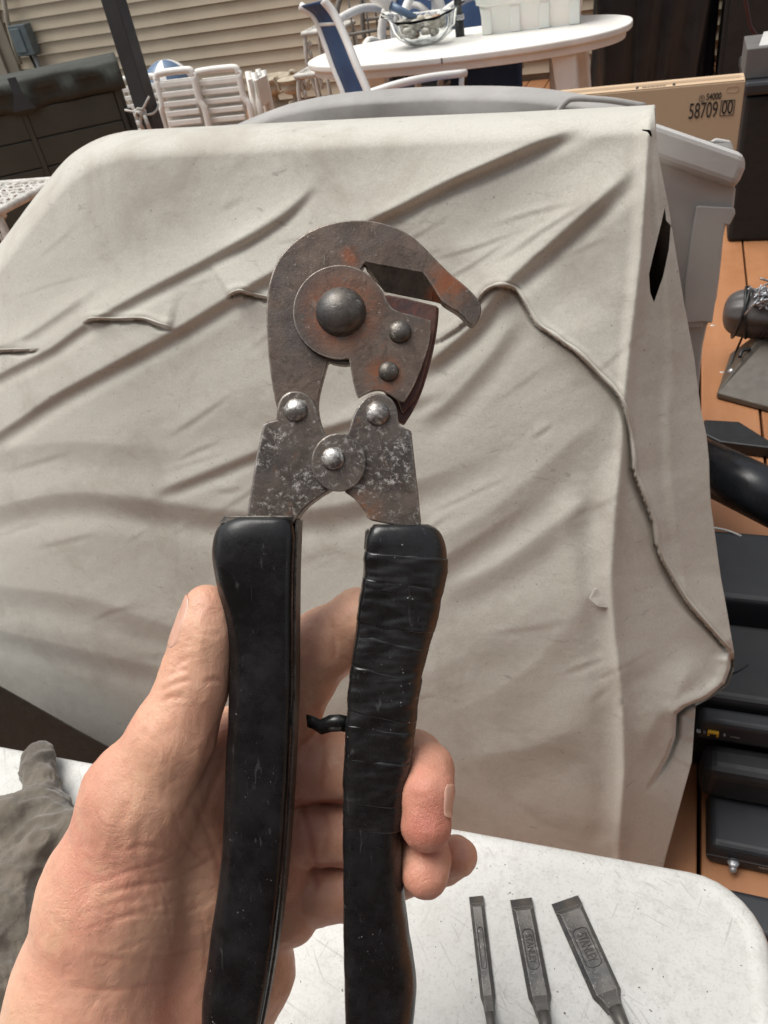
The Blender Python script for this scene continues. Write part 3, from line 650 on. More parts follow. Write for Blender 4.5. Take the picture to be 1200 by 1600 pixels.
tube('printed_frame', rrect(-22*s_px, hC-37*s_px, 10*s_px, 11*s_px, .5*s_px, -.0008), .0007, M_ink, cn, 5, closed=True)
tube('printed_frame', rrect(-17*s_px, hC-11*s_px, 9*s_px, 4*s_px, 3.5*s_px, -.0004), .0005, M_tape, cn, 5, closed=True)
for k in range(16):
    x0 = -155*s_px+k*2.3*s_px; box('barcode_bar', x0, x0+(.6+.9*rng.rand())*s_px, .008, .022, hC+.0021, hC+.0026, M_ink, bx)
for x in (-165, -108): box('barcode_end', x*s_px, (x+4)*s_px, .006, .03, hC+.0021, hC+.0026, M_ink, bx)
# ------------------------------------------------------------------ dark things at the right
def bA(px, py, b): return yd(atb(px, py, b))[0]
BG = 6.15
aG0, aG1 = bA(925, 80, BG), bA(1112, 80, BG); gc = empty('grill', 'tall shape under a glossy black vinyl cover right of the oval table', 'covered grill', frame(Y((aG0+aG1)/2, BG+.3, 0)))
wG = (aG1-aG0)/2; V = []; Fc = []; nu, nv = 120, 24
for j in range(nv+1):
    v = j/nv; z = 1.5*(1-v)
    for i in range(nu):
        t = 2*math.pi*i/nu; ct, st_ = math.cos(t), math.sin(t)
        sq = 1/max(abs(ct), abs(st_))**.8; fl = 1+.05*v+(.05*v+.01)*math.sin(t*13+2*math.sin(3*v+t*2))*(.4+v)+.025*math.sin(t*29+v*4)*v
        V.append((wG*sq*ct*fl*.97, .28*sq*st_*fl, z+(.0 if j else 0)))
for j in range(nv):
    for i in range(nu): Fc.append((j*nu+i, j*nu+(i+1) % nu, (j+1)*nu+(i+1) % nu, (j+1)*nu+i))
Fc.append(tuple(range(nu))); mesh('black_cover', V, Fc, M_blackc, gc, True)
for x in (-wG*.6, wG*.6): box('foot', x-.03, x+.03, -.05, .05, 0, .05, M_black, gc)
aK = bA(1120, 80, BG); kb = empty('dark_cabinet', 'dark brown cabinet at the far right behind the cardboard box', 'cabinet', frame(Y(aK+.02, BG, 0)))
M_dk = simple('dark_brown', (.012, .010, .009), None, .7, 9)
box('body', 0, 1.4, 0, .6, .02, 1.8, M_dk, kb, .01); box('door', .03, .62, -.02, 0, .08, 1.75, M_dk, kb, .006); box('door', .64, 1.3, -.02, 0, .08, 1.75, M_dk, kb, .006)
o = tube('cable', [atb(x, y, 4.2) for x, y in ((1150, -60), (1164, -5), (1172, 40), (1185, 62), (1215, 80))], .008, simple('dark_red', (.05, .012, .012), None, .4, 20)); tag(o, 'dark red cable hanging across the black gap at top right', 'cable')
aB = .232; kz = yd(atb(1172, 128, 3.42))[2]
M_bk2 = simple('matt_black', (.006, .006, .006), None, .7, 12)
kb = empty('black_bin', 'tall black bin standing on the deck right of the cardboard box', 'bin', frame(Y(aB, 3.42, 0)))
box('body', 0, .7, 0, .5, 0, kz-.05, M_bk2, kb, .015); box('lid', -.012, .71, -.015, .51, kz-.045, kz, M_charc, kb, .012)
gb2 = empty('grey_box', 'small grey box lying on the black bin', 'box', frame(Y(aB-.015, 3.46, kz+.001)))
box('body', 0, .32, 0, .26, 0, .10, simple('grey_card', (.13, .125, .12), None, .7, 12), gb2, .004)
V = [(.04, .03, .101), (.3, .03, .101), (.3, .16, .125), (.06, .15, .125)]
o = mesh('paper', V, [(0, 1, 2, 3)], M_bin, gb2)
s_ = o.modifiers.new('t', 'SOLIDIFY'); s_.thickness = .002
# umbrella bundle and its stand
pA, pB = at(1146, 488, .17), at(1290, 492, .17)
def W2(px, py, z): return at(px, py, z)
bu = empty('folded_umbrella', 'rolled grey umbrella bound with silver cord lying on the dark wedge stand', 'umbrella', frame((0, 0, 0), 0))
rad = 37/1200*float((pA-CAM)@F_); ax = (pB-pA)/np.linalg.norm(pB-pA)
prof = [(-.030, .25), (-.022, .62), (0, .88), (.04, 1.), (.12, 1.03), (.3, 1.0), (.6, .95)]
V = []; Fc = []; n_ = 48; pu = np.cross(ax, [0, 0, 1]); pu /= np.linalg.norm(pu); pv = np.cross(pu, ax)
for k, (s_, r_) in enumerate(prof):
    for j in range(n_):
        t = 2*math.pi*j/n_; q = rad*r_*(1+.05*math.sin(5*t+s_*9)+.03*math.sin(11*t+2*s_)); V.append(pA+ax*s_+q*(math.cos(t)*pu+math.sin(t)*pv))
for k in range(len(prof)-1):
    for j in range(n_): Fc.append((k*n_+j, k*n_+(j+1) % n_, (k+1)*n_+(j+1) % n_, (k+1)*n_+j))
Fc += [tuple(range(n_-1, -1, -1)), tuple((len(prof)-1)*n_+j for j in range(n_))]
o = mesh('rolled_canopy', V, Fc, M_grey, bu, True); o.modifiers.new('s', 'SUBSURF').levels = 1
def ringp(s_, tilt, r_=1.04): return [pA+ax*(s_+tilt*math.sin(t))+rad*r_*(math.cos(t)*pu+math.sin(t)*pv) for t in np.linspace(0, 2*math.pi, 28, endpoint=False)]
for s_, tl in ((.02, .015), (.035, -.01), (.10, .02), (.13, -.015)): tube('binding_cord', ringp(s_, tl), .0045, M_black, bu, 6, closed=True)
for k in range(22):
    c = pA+ax*(.075+.03*rng.randn()*.6)+rad*1.05*(math.cos(2.3+rng.randn()*.5)*pu*-1+math.sin(1.3+rng.randn()*.5)*pv)
    d = rng.randn(3)*.010; tube('cord_tangle', curve([c-d*2, c+rng.randn(3)*.006, c+rng.randn(3)*.008, c+d*2], 4), .0032, M_silver, bu, 5)
st = empty('wedge_stand', 'dark grey wedge shaped stand on the deck beneath the rolled umbrella', 'stand', frame((0, 0, 0), 0))
q0, q1, q2, q3 = W2(1119, 622, 0.004), W2(1215, 648, 0.004), W2(1225, 560, .004), W2(1140, 560, .004)
ap = [W2(1180, 535, .11), W2(1200, 530, .11), W2(1204, 520, .11), W2(1184, 520, .11)]
upv = np.array([0, 0, .018])
V = [q0, q1, q2, q3, q0+upv, q1+upv, q2+upv, q3+upv]+ap
bevel(mesh('wedge', V, [(3, 2, 1, 0), (0, 1, 5, 4), (1, 2, 6, 5), (2, 3, 7, 6), (3, 0, 4, 7), (4, 5, 9, 8), (5, 6, 10, 9), (6, 7, 11, 10), (7, 4, 8, 11), (8, 9, 10, 11)], M_base, st), .004)
tube('strap', [W2(1163, 520, .10), W2(1145, 560, .05), W2(1129, 598, .01)], .0035, M_black, st, 6)
tube('latch', curve([W2(1172, 545, .10), W2(1160, 548, .1), W2(1156, 558, .09)], 4), .006, M_black, st, 6)
tube('latch', [W2(1146, 578, .05), W2(1140, 584, .04)], .011, M_silver, st, 8)
# flat black tablet-like box
q = [W2(1100, 655, .035), W2(1155, 658, .035), W2(1206, 690, .035), W2(1206, 700, .035), W2(1125, 690, .035), W2(1100, 678, .035)]
V = [p_-[0, 0, .034] for p_ in q]+q; n_ = 6
o = mesh('flat_box', V, [tuple(range(n_))[::-1], tuple(range(n_, 12))]+[(i, (i+1) % n_, n_+(i+1) % n_, n_+i) for i in range(n_)], M_black); bevel(o, .005)
bm = bmesh.new(); bm.from_mesh(o.data); bmesh.ops.recalc_face_normals(bm, faces=bm.faces); bm.to_mesh(o.data); bm.free()
tag(o, 'flat black box on the deck below the dark wedge stand', 'box')
# black roll
pA, pB = at(1085, 720, .22), at(1240, 795, .22)
r_ = 40/1200*float((pA-CAM)@F_); rl = tube('roll', [pA, pA+(pB-pA)*.5, pB], r_, simple('black_rubber', (.020, .024, .029), None, .3, 15, bump=.1), None, 40); tag(rl, 'thick glossy black roll lying across the stacked electronics', 'roll')
# stacked electronics
def dev(name, label, cat, aL_, aR_, px_f, py_f, py_b, z0, z1, m, bev=.008, grp=None):
    f_ = yd(at(px_f, py_f, z1)); b_ = yd(at(px_f, py_b, z1))
    t = empty(name, label, cat, frame(Y(f_[0], f_[1], z0))); d = b_[1]-f_[1]
    bevel(box('body', 0, aR_, 0, d, 0, z1-z0, m, t, 0, .004), bev, 4)
    return t, d, z1-z0
t, d, h = dev('flat_box', 'dark blue grey flat box at the bottom right corner beyond the table', 'box', 0, .4, 1084, 1440, 1372, 0, .03, M_charc)
t, d, h = dev('set_top_box', 'charcoal set top box at the bottom of the electronics stack with a metal plug', 'electronics', 0, .3, 1107, 1322, 1222, 0.0, .055, M_charc, .012)
box('base', .008, .3, .006, d-.01, -.0, .010, M_black, t)
tube('coax_plug', [(.040, .002, .022), (.040, -.012, .020), (.041, -.016, .018)], [.006, .006, .004], M_silver, t, 10); lathe('nut', [(.009, 0), (.009, .004), (.004, .006)], M_silver, t, 6, (.040, -.004, .024))
text('lettering', 'hdmi', .008, M_silver, t, Matrix.Translation((.085, -.0012, .024)) @ RX, .0002)
t, d, h = dev('router', 'black curved edge router box resting on the set top box', 'electronics', 0, .3, 1096, 1205, 1150, .057, .135, M_black, .02)
t, d, h = dev('router', 'black router with a yellow network port, second from bottom of the stack', 'electronics', 0, .3, 1090, 1128, 1096, .137, .185, M_charc, .010)
M_yel = simple('yellow_port', (.80, .46, .03), None, .45, 30)
def port(x, z, w, hh, m, nm='port'): return box(nm, x-w/2, x+w/2, -.003, .004, z-hh/2, z+hh/2, m, t, .001)
sx_ = .00072
port(36*sx_, .024, 24*sx_, 14*sx_, M_yel); box('port_hole', 36*sx_-.005, 36*sx_+.005, -.0036, -.002, .019, .026, M_black, t)
port(18*sx_, .024, 6*sx_, 6*sx_, simple('grey_port', (.12, .12, .13), None, .5, 30)); port(60*sx_, .024, 6*sx_, 6*sx_, simple('grey_port_2', (.12, .12, .13), None, .5, 30))
port(-0*sx_+.004, .024, 9*sx_, 1.6*sx_, M_silver, 'vent_slot'); text('lettering', 'WAN', .006, M_silver, t, Matrix.Translation((82*sx_, -.0012, .024)) @ RX, .0002)
t, d, h = dev('printer', 'wide black printer body with a curved paper slot, above the yellow port router', 'printer', 0, .36, 1084, 1088, 962, .0, .20, M_black, .015)
t.location.z = 0
for py in (0.5,): tube('slot_rim', curve([(.0, d*.35, h), (.03, d*.30, h+.003), (.06, d*.33, h+.002), (.085, d*.45, h)], 5), .0022, M_charc, t, 6)
t2, d2, h2 = dev('printer_tray', 'black paper tray panel behind the printer, top of the electronics stack', 'printer tray', 0, .4, 1086, 930, 822, .0, .215, M_charc, .012)
tube('slot_rim', curve([(.0, d2*.94, h2), (.03, d2*.97, h2+.004), (.06, d2*.95, h2+.003), (.085, d2*.9, h2)], 5), .0022, M_bin, t2, 6)
text('lettering', 'PRINT', .014, M_black, t2, Matrix.Translation((.06, d2*.45, h2+.0005)), .0003, sx=1.4) if False else None
t, d, h = t, d, h
for k in range(5): box('vent_slot', .12, .30, .02+k*.006, .023+k*.006, .2, .2012, M_charc, bpy.data.objects['printer'])
box('front_seam', .0, .36, -.0015, .0, .15, .152, M_charc, bpy.data.objects['printer'])
box('seam', .0, .30, -.0015, .0, .030, .0315, M_charc, bpy.data.objects['set_top_box']); box('status_window', .10, .17, -.002, .0, .012, .022, M_bin, bpy.data.objects['set_top_box'])
# ------------------------------------------------------------------ folding table in front
TZ = .72; TYAW = -math.radians(21.9)
cr = at(1200, 1440, TZ); t1 = np.array([math.cos(TYAW), math.sin(TYAW), 0]); t2_ = np.array([-math.sin(TYAW), math.cos(TYAW), 0])
far = at(720, 1296, TZ)
def tl(p_): return float((p_-far)@t1), float((p_-far)@t2_)
xr_ = tl(at(1203, 1446, TZ))[0]; y_mid = tl(at(0, 1170, TZ))[1]
ft = empty('folding_table', 'white scratched plastic folding table holding the chisels and the glove', 'table', Matrix.Translation(Vector((far[0], far[1], 0))) @ Matrix.Rotation(TYAW, 4, 'Z'))
def rr(x0, x1, y0, y1, r, z, n=8):
    return [(cx+r*math.cos(q), cy+r*math.sin(q), z) for cx, cy, q0 in ((x1-r, y1-r, 0), (x0+r, y1-r, 90), (x0+r, y0+r, 180), (x1-r, y0+r, 270)) for q in [math.radians(q0+90*k/n) for k in range(n+1)]]
V = []; Fc = []; X0, X1, Y0, Y1 = -1.5, xr_, -.62, .002
for ins, z in ((.004, TZ-.045), (0, TZ-.040), (0, TZ-.006), (.002, TZ-.002), (.005, TZ), (.010, TZ-.0002), (.013, TZ-.0010), (.016, TZ-.0012)):
    V += rr(X0+ins, X1-ins, Y0+ins, Y1-ins, .05-ins, z)
L_ = 36
for k in range(7):
    for j in range(L_): Fc.append((k*L_+j, k*L_+(j+1) % L_, (k+1)*L_+(j+1) % L_, (k+1)*L_+j))
Fc += [tuple(range(L_-1, -1, -1)), tuple(7*L_+j for j in range(L_))]
o = mesh('tabletop', V, Fc, mat_table(), ft); 
for p_ in o.data.polygons: p_.use_smooth = len(p_.vertices) == 4
TS = TZ-.0012
for x in (X0+.15, X1-.20):
    for y in (Y0+.10, Y1-.10): tube('leg', [(x, y, 0), (x, y, TZ-.045)], .014, M_taupe, ft, 10)
    tube('leg_brace', [(x, Y0+.1, .2), (x, Y1-.1, .2)], .012, M_taupe, ft, 10)
# chisels
M_ch = rust_metal('chisel_steel', (.16, .148, .135), (.38, .36, .33), (.14, .09, .06), worn=.58, rustt=.68, rough=.42)
M_chd = rust_metal('chisel_tip', (.11, .095, .08), (.24, .22, .20), (.13, .08, .05), worn=.7, rough=.5)
M_stamp = simple('stamp_recess', (.055, .053, .05), None, .6, 40, metal=.3)
def chisel(label, pl, pr, ps, wf, txt):
    A, B = at(*pl, TS), at(*pr, TS); mid = (A+B)/2; w = np.linalg.norm(B-A); E_ = at(*ps, TS); d = E_-mid; Ls = np.linalg.norm(d)
    ya = math.atan2(d[1], d[0]); M = Matrix.Translation(Vector((mid[0], mid[1], TS+.0006))) @ Matrix.Rotation(ya, 4, 'Z')
    t = empty('wood_chisel', label, 'chisel', M, 'wood chisels lying side by side on the folding table')
    h = w/2; th = .0034; ch = min(.0028, h*.45)
    def sec(x, h0, h1, z1, z0=0): return [(x, -h0, z0), (x, h0, z0), (x, h0, z0+.0009 if z1 > .001 else z1*.6), (x, h1, z1), (x, -h1, z1), (x, -h0, z0+.0009 if z1 > .001 else z1*.6)]
    rings = [sec(0, h, h, .0004), sec(.0055+h*.15, h, h, .0022), sec(.0075+h*.2, h, h-ch, th), sec(Ls*.985, h*.96, h*.96-ch, th+.0006), sec(Ls*1.05, h*.75, h*.5, th+.002), sec(Ls*1.16, h*wf, h*wf*.7, th+.004)]
    V = [p_ for r_ in rings for p_ in r_]; Fc = [(k*6+j, k*6+(j+1) % 6, k*6+6+(j+1) % 6, k*6+6+j) for k in range(len(rings)-1) for j in range(6)]+[(5, 4, 3, 2, 1, 0), tuple(range(30, 36))]
    bl_ = bevel(mesh('blade', V, Fc, M_ch, t), .0003, 2, 20)
    tp = bevel(mesh('cutting_edge', [(p_[0]-.0003, p_[1]*1.005, p_[2]+.0002) for p_ in rings[0]+rings[1]], [(j, (j+1) % 6, 6+(j+1) % 6, 6+j) for j in range(6)]+[(5, 4, 3, 2, 1, 0), tuple(range(6, 12))], M_chd, t), .0001)
    nk = h*wf
    o = lathe('shank', [(nk, 0), (nk*.82, .01), (nk*.8, .03), (nk*1.1, .036), (nk*1.5, .04), (nk*1.5, .05)], M_ch, t, 20); o.matrix_local = Matrix.Translation((Ls*1.15, 0, .0065)) @ Matrix.Rotation(math.pi/2, 4, 'Y')
    o = lathe('handle', [(.010, .0), (.0125, .004), (.013, .04), (.011, .07), (.014, .10), (.013, .118), (.006, .122)], M_black, t, 24); o.matrix_local = Matrix.Translation((Ls*1.15+.05, 0, .0128)) @ Matrix.Rotation(math.pi/2, 4, 'Y')
    x0, x1 = (Ls*.34, Ls*.74); cz = th+.0004
    hw = (h-ch)*.62
    if txt:
        text('lettering', txt, hw*2.1, M_stamp, bl_, Matrix.Translation(((x0+x1)/2, 0, cz+.0001)) @ Matrix.Rotation(0, 4, 'Z'), .00012, .00006, (x1-x0)/(len(txt)*hw*2.1)*1.25)
        n_ = 5; e = .0012
        pts_ = [(x0, -hw*.5), (x0+e, -hw), (x0+2*e, -hw*1.15), (x1-2*e, -hw*1.15), (x1-e, -hw), (x1, -hw*.5), (x1, hw*.5), (x1-e, hw), (x1-2*e, hw*1.15), (x0+2*e, hw*1.15), (x0+e, hw), (x0, hw*.5)]
    else:
        pts_ = [((x0+x1)/2+s_*((x1-x0)/2-hw*1.)+hw*math.cos(q), hw*math.sin(q)) for s_, qs in ((1, np.linspace(-1.57, 1.57, 8)), (-1, np.linspace(1.57, 4.71, 8))) for q in qs]
    tube('stamped_border', [(x, y, cz) for x, y in pts_], .00030, M_stamp, bl_, 5, closed=True)
    return t
chisel('narrowest wood chisel blade, nearest the fingers, with a plain long oval stamp', (733, 1403), (755, 1401), (763, 1562), .62, '')
chisel('middle wood chisel of medium width with a stamped name', (797, 1407), (831, 1405), (844, 1562), .58, 'STANLEY')
chisel('widest wood chisel, furthest right, with a large stamped name', (862, 1415), (903, 1400), (949, 1556), .50, 'STANLEY')
# ------------------------------------------------------------------ pale canvas cover
def interp(x, pts): return np.interp(x, [p_[0] for p_ in pts], [p_[1] for p_ in pts])
TOPL = [(-340, 960), (-280, 800), (-200, 650), (-100, 505), (-40, 422), (0, 371), (40, 318), (75, 276), (92, 256), (110, 240), (130, 227), (150, 217), (170, 210), (190, 206), (260, 202), (380, 196), (600, 185), (800, 177), (1000, 167), (1030, 165)]
RGT = [(150, 1021), (240, 1028), (320, 1044), (480, 1070), (560, 1085), (640, 1095), (680, 1104), (720, 1108), (760, 1109), (790, 1111), (900, 1126), (960, 1137), (1020, 1147), (1045, 1147), (1070, 1138), (1090, 1112), (1103, 1087), (1190, 1081), (1260, 1062), (1340, 1040), (1430, 1020)]
BOT = [(-340, 1010), (-100, 1050), (0, 1085), (60, 1118), (120, 1152), (200, 1195), (330, 1290), (500, 1400), (640, 1425), (1150, 1425)]
CRN = [(165, 1017), (300, 1008), (400, 1000), (500, 988), (620, 976), (700, 972), (800, 962), (900, 956), (1000, 962), (1080, 972), (1200, 976), (1430, 962)]
nS, nT = 560, 430
s = np.linspace(0, 1, nS)[None, :].repeat(nT, 0); t = (np.linspace(0, 1, nT)**1.0)[:, None].repeat(nS, 1)
pxt = -340+(1021+340)*s[0]; top = interp(pxt, TOPL); bot = interp(pxt, BOT)
k_ = np.ones(9)/9; tp = np.pad(top, 4, mode='edge'); top_s = np.convolve(tp, k_, 'valid')
w_ = np.clip((s[0]-.02)*30, 0, 1)*np.clip((.985-s[0])*60, 0, 1); top = top*(1-w_)+top_s*w_
PY = top[None, :]+(bot-top)[None, :]*t; rg = interp(PY, RGT); PX = -340+(rg+340)*s
TEAR = [(1039, 324), (1041, 345), (1048, 352), (1045, 390), (1036, 432), (1022, 472), (1016, 458), (1014, 428), (1020, 402), (1028, 370), (1034, 345)]
SLIT = [(1003, 202), (1016, 203), (1020, 214), (1017, 214), (1012, 206), (1003, 204)]
for pl_ in (TEAR, SLIT):                # grid points near the tear move onto its edge, so that it is cut clean
    bd = np.full(PX.shape, 1e9); BX_, BY_ = PX.copy(), PY.copy()
    for i in range(len(pl_)):
        (ax0, ay0), (bx0, by0) = pl_[i], pl_[(i+1) % len(pl_)]; l2 = (bx0-ax0)**2+(by0-ay0)**2
        q_ = np.clip(((PX-ax0)*(bx0-ax0)+(PY-ay0)*(by0-ay0))/l2, 0, 1); qx, qy = ax0+q_*(bx0-ax0), ay0+q_*(by0-ay0); dd = np.hypot(PX-qx, PY-qy); k = dd < bd
        bd = np.where(k, dd, bd); BX_ = np.where(k, qx, BX_); BY_ = np.where(k, qy, BY_)
    k = bd < 1.9; PX = np.where(k, BX_, PX); PY = np.where(k, BY_, PY)
dirs = F_[None, None]+R_*((PX-600)/1200)[..., None]-U_*((PY-800)/1200)[..., None]
KB, BB0 = .26, .605
tt = (BB0+KB*EYE)/(dirs@e2-KB*dirs[..., 2])
for _ in range(6):                      # leans back more towards the top
    zz = np.clip(EYE+tt*dirs[..., 2], -.1, 1.3); tt = tt*.3+.7*(BB0+.10*zz+.17*zz*zz+.03*np.clip(1-zz/.42, 0, 1)**1.3)/(dirs@e2)
dy = PY-top[None, :]
rnd = np.clip(1-dy/46, 0, 1); tt += .075*(1-np.sqrt(np.clip(1-rnd**2, 0, 1)))
lf = np.clip(1-(PX+10)/230, 0, 1.6); tt += .06*lf**2.2
cx = interp(PY, CRN); q = PX-cx; tt += np.where(q > 0, .00055*q+.00000*q*q, 0)+.006*np.exp(-(q/9)**2)*-1
disp = np.zeros_like(PX)          # metres toward the camera
def ridge(pts, amp, wu=45, wl=17, val=.55, e0=.12, e1_=.12):
    global disp; wu *= .8; wl *= .5
    pts = [tuple(p_) for p_ in curve([np.array(p_, float) for p_ in pts], 4)]
    d, sd_, fr = polyd(PX, PY, pts)
    en = np.clip(fr/max(e0, 1e-3), 0, 1)*np.clip((1-fr)/max(e1_, 1e-3), 0, 1); en = en*en*(3-2*en)
    ds_ = np.sqrt(d*d+16)-4; up_ = .45*np.exp(-(d/wu)**2)+.55*np.exp(-ds_*1.5/wu); dn = .4*np.exp(-(d/wl)**2)+.6*np.exp(-ds_*1.3/wl)-val*np.exp(-((d-wl*2.0)/(wl*1.1))**2)*(d > 0)
    disp += (.70 if amp > 4*mm else 1.)*amp*en*np.where(sd_ > 0, dn, up_)
mm = .001
ridge([(-120, 735), (0, 672), (77, 620), (153, 578), (268, 516), (356, 463), (425, 424), (500, 385), (575, 345), (690, 285), (800, 238), (900, 195), (950, 182)], 11*mm, 60, 19, .6, .02)
ridge([(-120, 650), (0, 582), (77, 543), (130, 506), (230, 451), (326, 401), (414, 348), (450, 322), (490, 290), (520, 262)], 8.5*mm, 40, 15, .5, .02, .3)
ridge([(330, 402), (400, 366), (450, 330), (480, 296), (486, 270)], 4*mm, 18, 12, .3, .3, .4)
ridge([(560, 346), (640, 318), (720, 276), (800, 238), (860, 212)], 3*mm, 14, 12, .3, .2, .4)
ridge([(-50, 545), (25, 530), (90, 490), (160, 440), (170, 425)], 3.5*mm, 22, 14, .3, .1, .4)
ridge([(640, 590), (690, 548), (740, 505), (775, 455), (829, 405), (908, 335), (970, 278), (1005, 235)], 12*mm, 55, 22, .5, .12, .25)
ridge([(640, 668), (700, 625), (760, 560), (800, 505), (838, 476)], 5*mm, 40, 26, .5, .2, .3)
ridge([(225, 772), (245, 765), (307, 742), (402, 704), (500, 670), (600, 640), (720, 600)], 6*mm, 26, 16, .7, .12, .3)
ridge([(-150, 830), (0, 790), (100, 770), (200, 775), (300, 790), (400, 800), (520, 790), (640, 755), (800, 690)], 9*mm, 60, 34, .7, .02, .3)
ridge([(-150, 720), (0, 700), (120, 690), (260, 700), (330, 690)], 4*mm, 50, 40, .4, .02, .4)
ridge([(-150, 900), (0, 915), (140, 935), (260, 975), (360, 985), (500, 960), (640, 900), (800, 800), (930, 700)], 8*mm, 60, 34, .6, .02, .3)
ridge([(-150, 960), (0, 985), (120, 1012), (240, 1040), (330, 1060), (480, 1050), (660, 990)], 7*mm, 45, 26, .6, .02, .3)
ridge([(300, 1130), (480, 1100), (680, 1045), (820, 960), (930, 880)], 5*mm, 90, 70, .4, .1, .3)
ridge([(640, 860), (760, 800), (880, 700), (950, 640)], 5*mm, 60, 45, .5, .2, .3)
ridge([(660, 930), (780, 880), (900, 790), (955, 730)], 5*mm, 50, 38, .6, .2, .3)
ridge([(640, 1130), (740, 1100), (840, 1030), (920, 930), (950, 870)], 5*mm, 70, 60, .5, .2, .3)
ridge([(850, 760), (880, 800), (900, 900), (930, 1000)], 3*mm, 40, 34, .4, .3, .3)
ridge([(700, 1180), (820, 1170), (940, 1120)], 4*mm, 60, 50, .5, .3, .3)
ridge([(955, 700), (950, 900), (972, 1080), (976, 1200), (960, 1340)], 9*mm, 26, 30, .5, .15, .05)
ridge([(1010, 175), (1003, 400), (985, 600)], 5*mm, 14, 20, .2, .05, .3)
ridge([(1090, 1010), (1060, 1080), (1020, 1130), (995, 1200)], 14*mm, 40, 60, .2, .3, .3)
ridge([(1044, 560), (1050, 760), (1080, 960)], 3.5*mm, 14, 16, .5, .2, .2)
ridge([(1022, 210), (1030, 330), (1045, 480), (1060, 640)], 4*mm, 10, 12, .5, .1, .3)
rw = random.Random(5)
for k in range(60):
    x0_, y0_ = rw.uniform(-20, 930), rw.uniform(300, 1100); a_ = math.radians(-rw.uniform(8, 42)); l_ = rw.uniform(50, 190)
    ridge([(x0_, y0_), (x0_+l_*.5*math.cos(a_), y0_+l_*.5*math.sin(a_)-rw.uniform(-6, 6)), (x0_+l_*math.cos(a_), y0_+l_*math.sin(a_))], rw.uniform(.35, 1.1)*mm, rw.uniform(6, 18), rw.uniform(5, 10), .5, .4, .4)
# hem of the upper layer: raised lip with a narrow shadow gap under it
def hem(pts, lip=6*mm, gap=11*mm, w=42, gw=3.6, e0=.04, e1_=.04):
    global disp
    d, sd_, fr = polyd(PX, PY, [(float(a_), float(b_)) for a_, b_ in curve([np.array(p_, float) for p_ in pts], 5)])
    en = np.clip(fr/e0, 0, 1)*np.clip((1-fr)/e1_, 0, 1)
    if len(pts) > 10: en2 = .45+.55*np.clip((fr-.42)/.1, 0, 1); gap = gap*en2; gw = gw*(.62+.5*np.clip((fr-.42)/.1, 0, 1))
    disp += en*np.where(sd_ > 0, -gap*np.exp(-(np.maximum(d-1.5, 0)/(gw*(1+.3*np.sin(fr*31))))**2), lip*np.exp(-(d/w)**2)+1.6*mm*np.exp(-((d-9)/5)**2))
hem([(-160, 556), (-60, 553), (0, 550), (62, 548)], e1_=.12, e0=.01)
hem([(130, 504), (150, 500), (185, 501), (222, 500), (246, 509), (270, 515)], e0=.08, e1_=.08)
hem([(355, 465), (366, 459), (376, 457), (400, 464), (424, 469)], e0=.1, e1_=.02)
hem([(640, 545), (690, 530), (730, 500), (748, 470), (765, 452), (785, 448), (806, 455), (822, 480), (838, 508), (858, 522), (880, 538), (905, 556), (938, 590), (968, 622), (980, 660), (986, 700), (990, 738), (1004, 775), (1020, 820), (1028, 862), (1050, 905), (1075, 945), (1110, 985), (1141, 1021)], 8*mm, 17*mm, 50, 5.6, .25, .02)
hem([(1139, 1022), (1140, 1040), (1132, 1068), (1104, 1090), (1070, 1103), (1056, 1114), (1054, 1150), (1044, 1180), (1030, 1200), (1006, 1238)][::-1], -2*mm, 30*mm, 20, 6, .1, .02) if False else None
d, sd_, fr = polyd(PX, PY, [(1139, 1022), (1139, 1042), (1130, 1066), (1104, 1088), (1070, 1102), (1055, 1114), (1053, 1150), (1042, 1180), (1028, 1204), (1006, 1238)])
en = np.clip(fr/.03, 0, 1)*np.clip((1-fr)/.5, 0, 1)**1.5*(fr < .999)
disp += en*np.where(sd_ < 0, -.055*np.exp(-(np.maximum(d-60, 0)/60)**2)*np.clip(d/3, 0, 1)-.03*np.exp(-((d-4)/4)**2), 9*mm*np.exp(-(d/14)**2))
flat = np.stack([PX, PY, PX*0], -1).reshape(-1, 3)
ang = math.radians(-27); ru = flat[:, 0]*math.cos(ang)+flat[:, 1]*math.sin(ang); rv = -flat[:, 0]*math.sin(ang)+flat[:, 1]*math.cos(ang)
dg = np.stack([ru*.35, rv, ru*0], -1)
disp += (3.2*mm*fbm(dg, 1/150, 2)+.5*mm*fbm(dg, 1/40, 2)+.12*mm*fbm(flat, 1/11, 2)).reshape(PX.shape)*np.clip(dy/30, .1, 1)
d, sd_, fr = polyd(PX, PY, [(980, 350), (985, 360)])
tt2 = tt-disp
P = CAM+dirs*tt2[..., None]
# carry the cloth on round the back of what it covers
back = []
for k, (db, dz) in enumerate(((.015, -.002), (.05, -.012), (.12, -.04), (.25, -.11), (.40, -.20))): back.append(P[0]+e2*db+np.array([0, 0, dz]))
bz = P[0]+e2*.44; bz = np.stack([bz[:, 0], bz[:, 1], np.full(len(bz), .12)], -1)
P = np.concatenate([np.stack([bz]+back[::-1]), P], 0)
PXe = np.concatenate([np.full((6, nS), 600.), PX], 0); PYe = np.concatenate([np.full((6, nS), 100.), PY], 0)
rc_ = [P[:, -1]+e2*db-e1*da-np.array([0, 0, db*.6]) for db, da in ((.012, .0), (.04, .012), (.12, .03), (.42, .06))]; lc = [P[:, 0]+e2*db+e1*da for db, da in ((.03, .02), (.35, .1))]
P = np.concatenate([np.stack(lc[::-1], 1), P, np.stack(rc_, 1)], 1)
PXe = np.pad(PXe, ((0, 0), (2, 4)), constant_values=600); PYe = np.pad(PYe, ((0, 0), (2, 4)), constant_values=100)
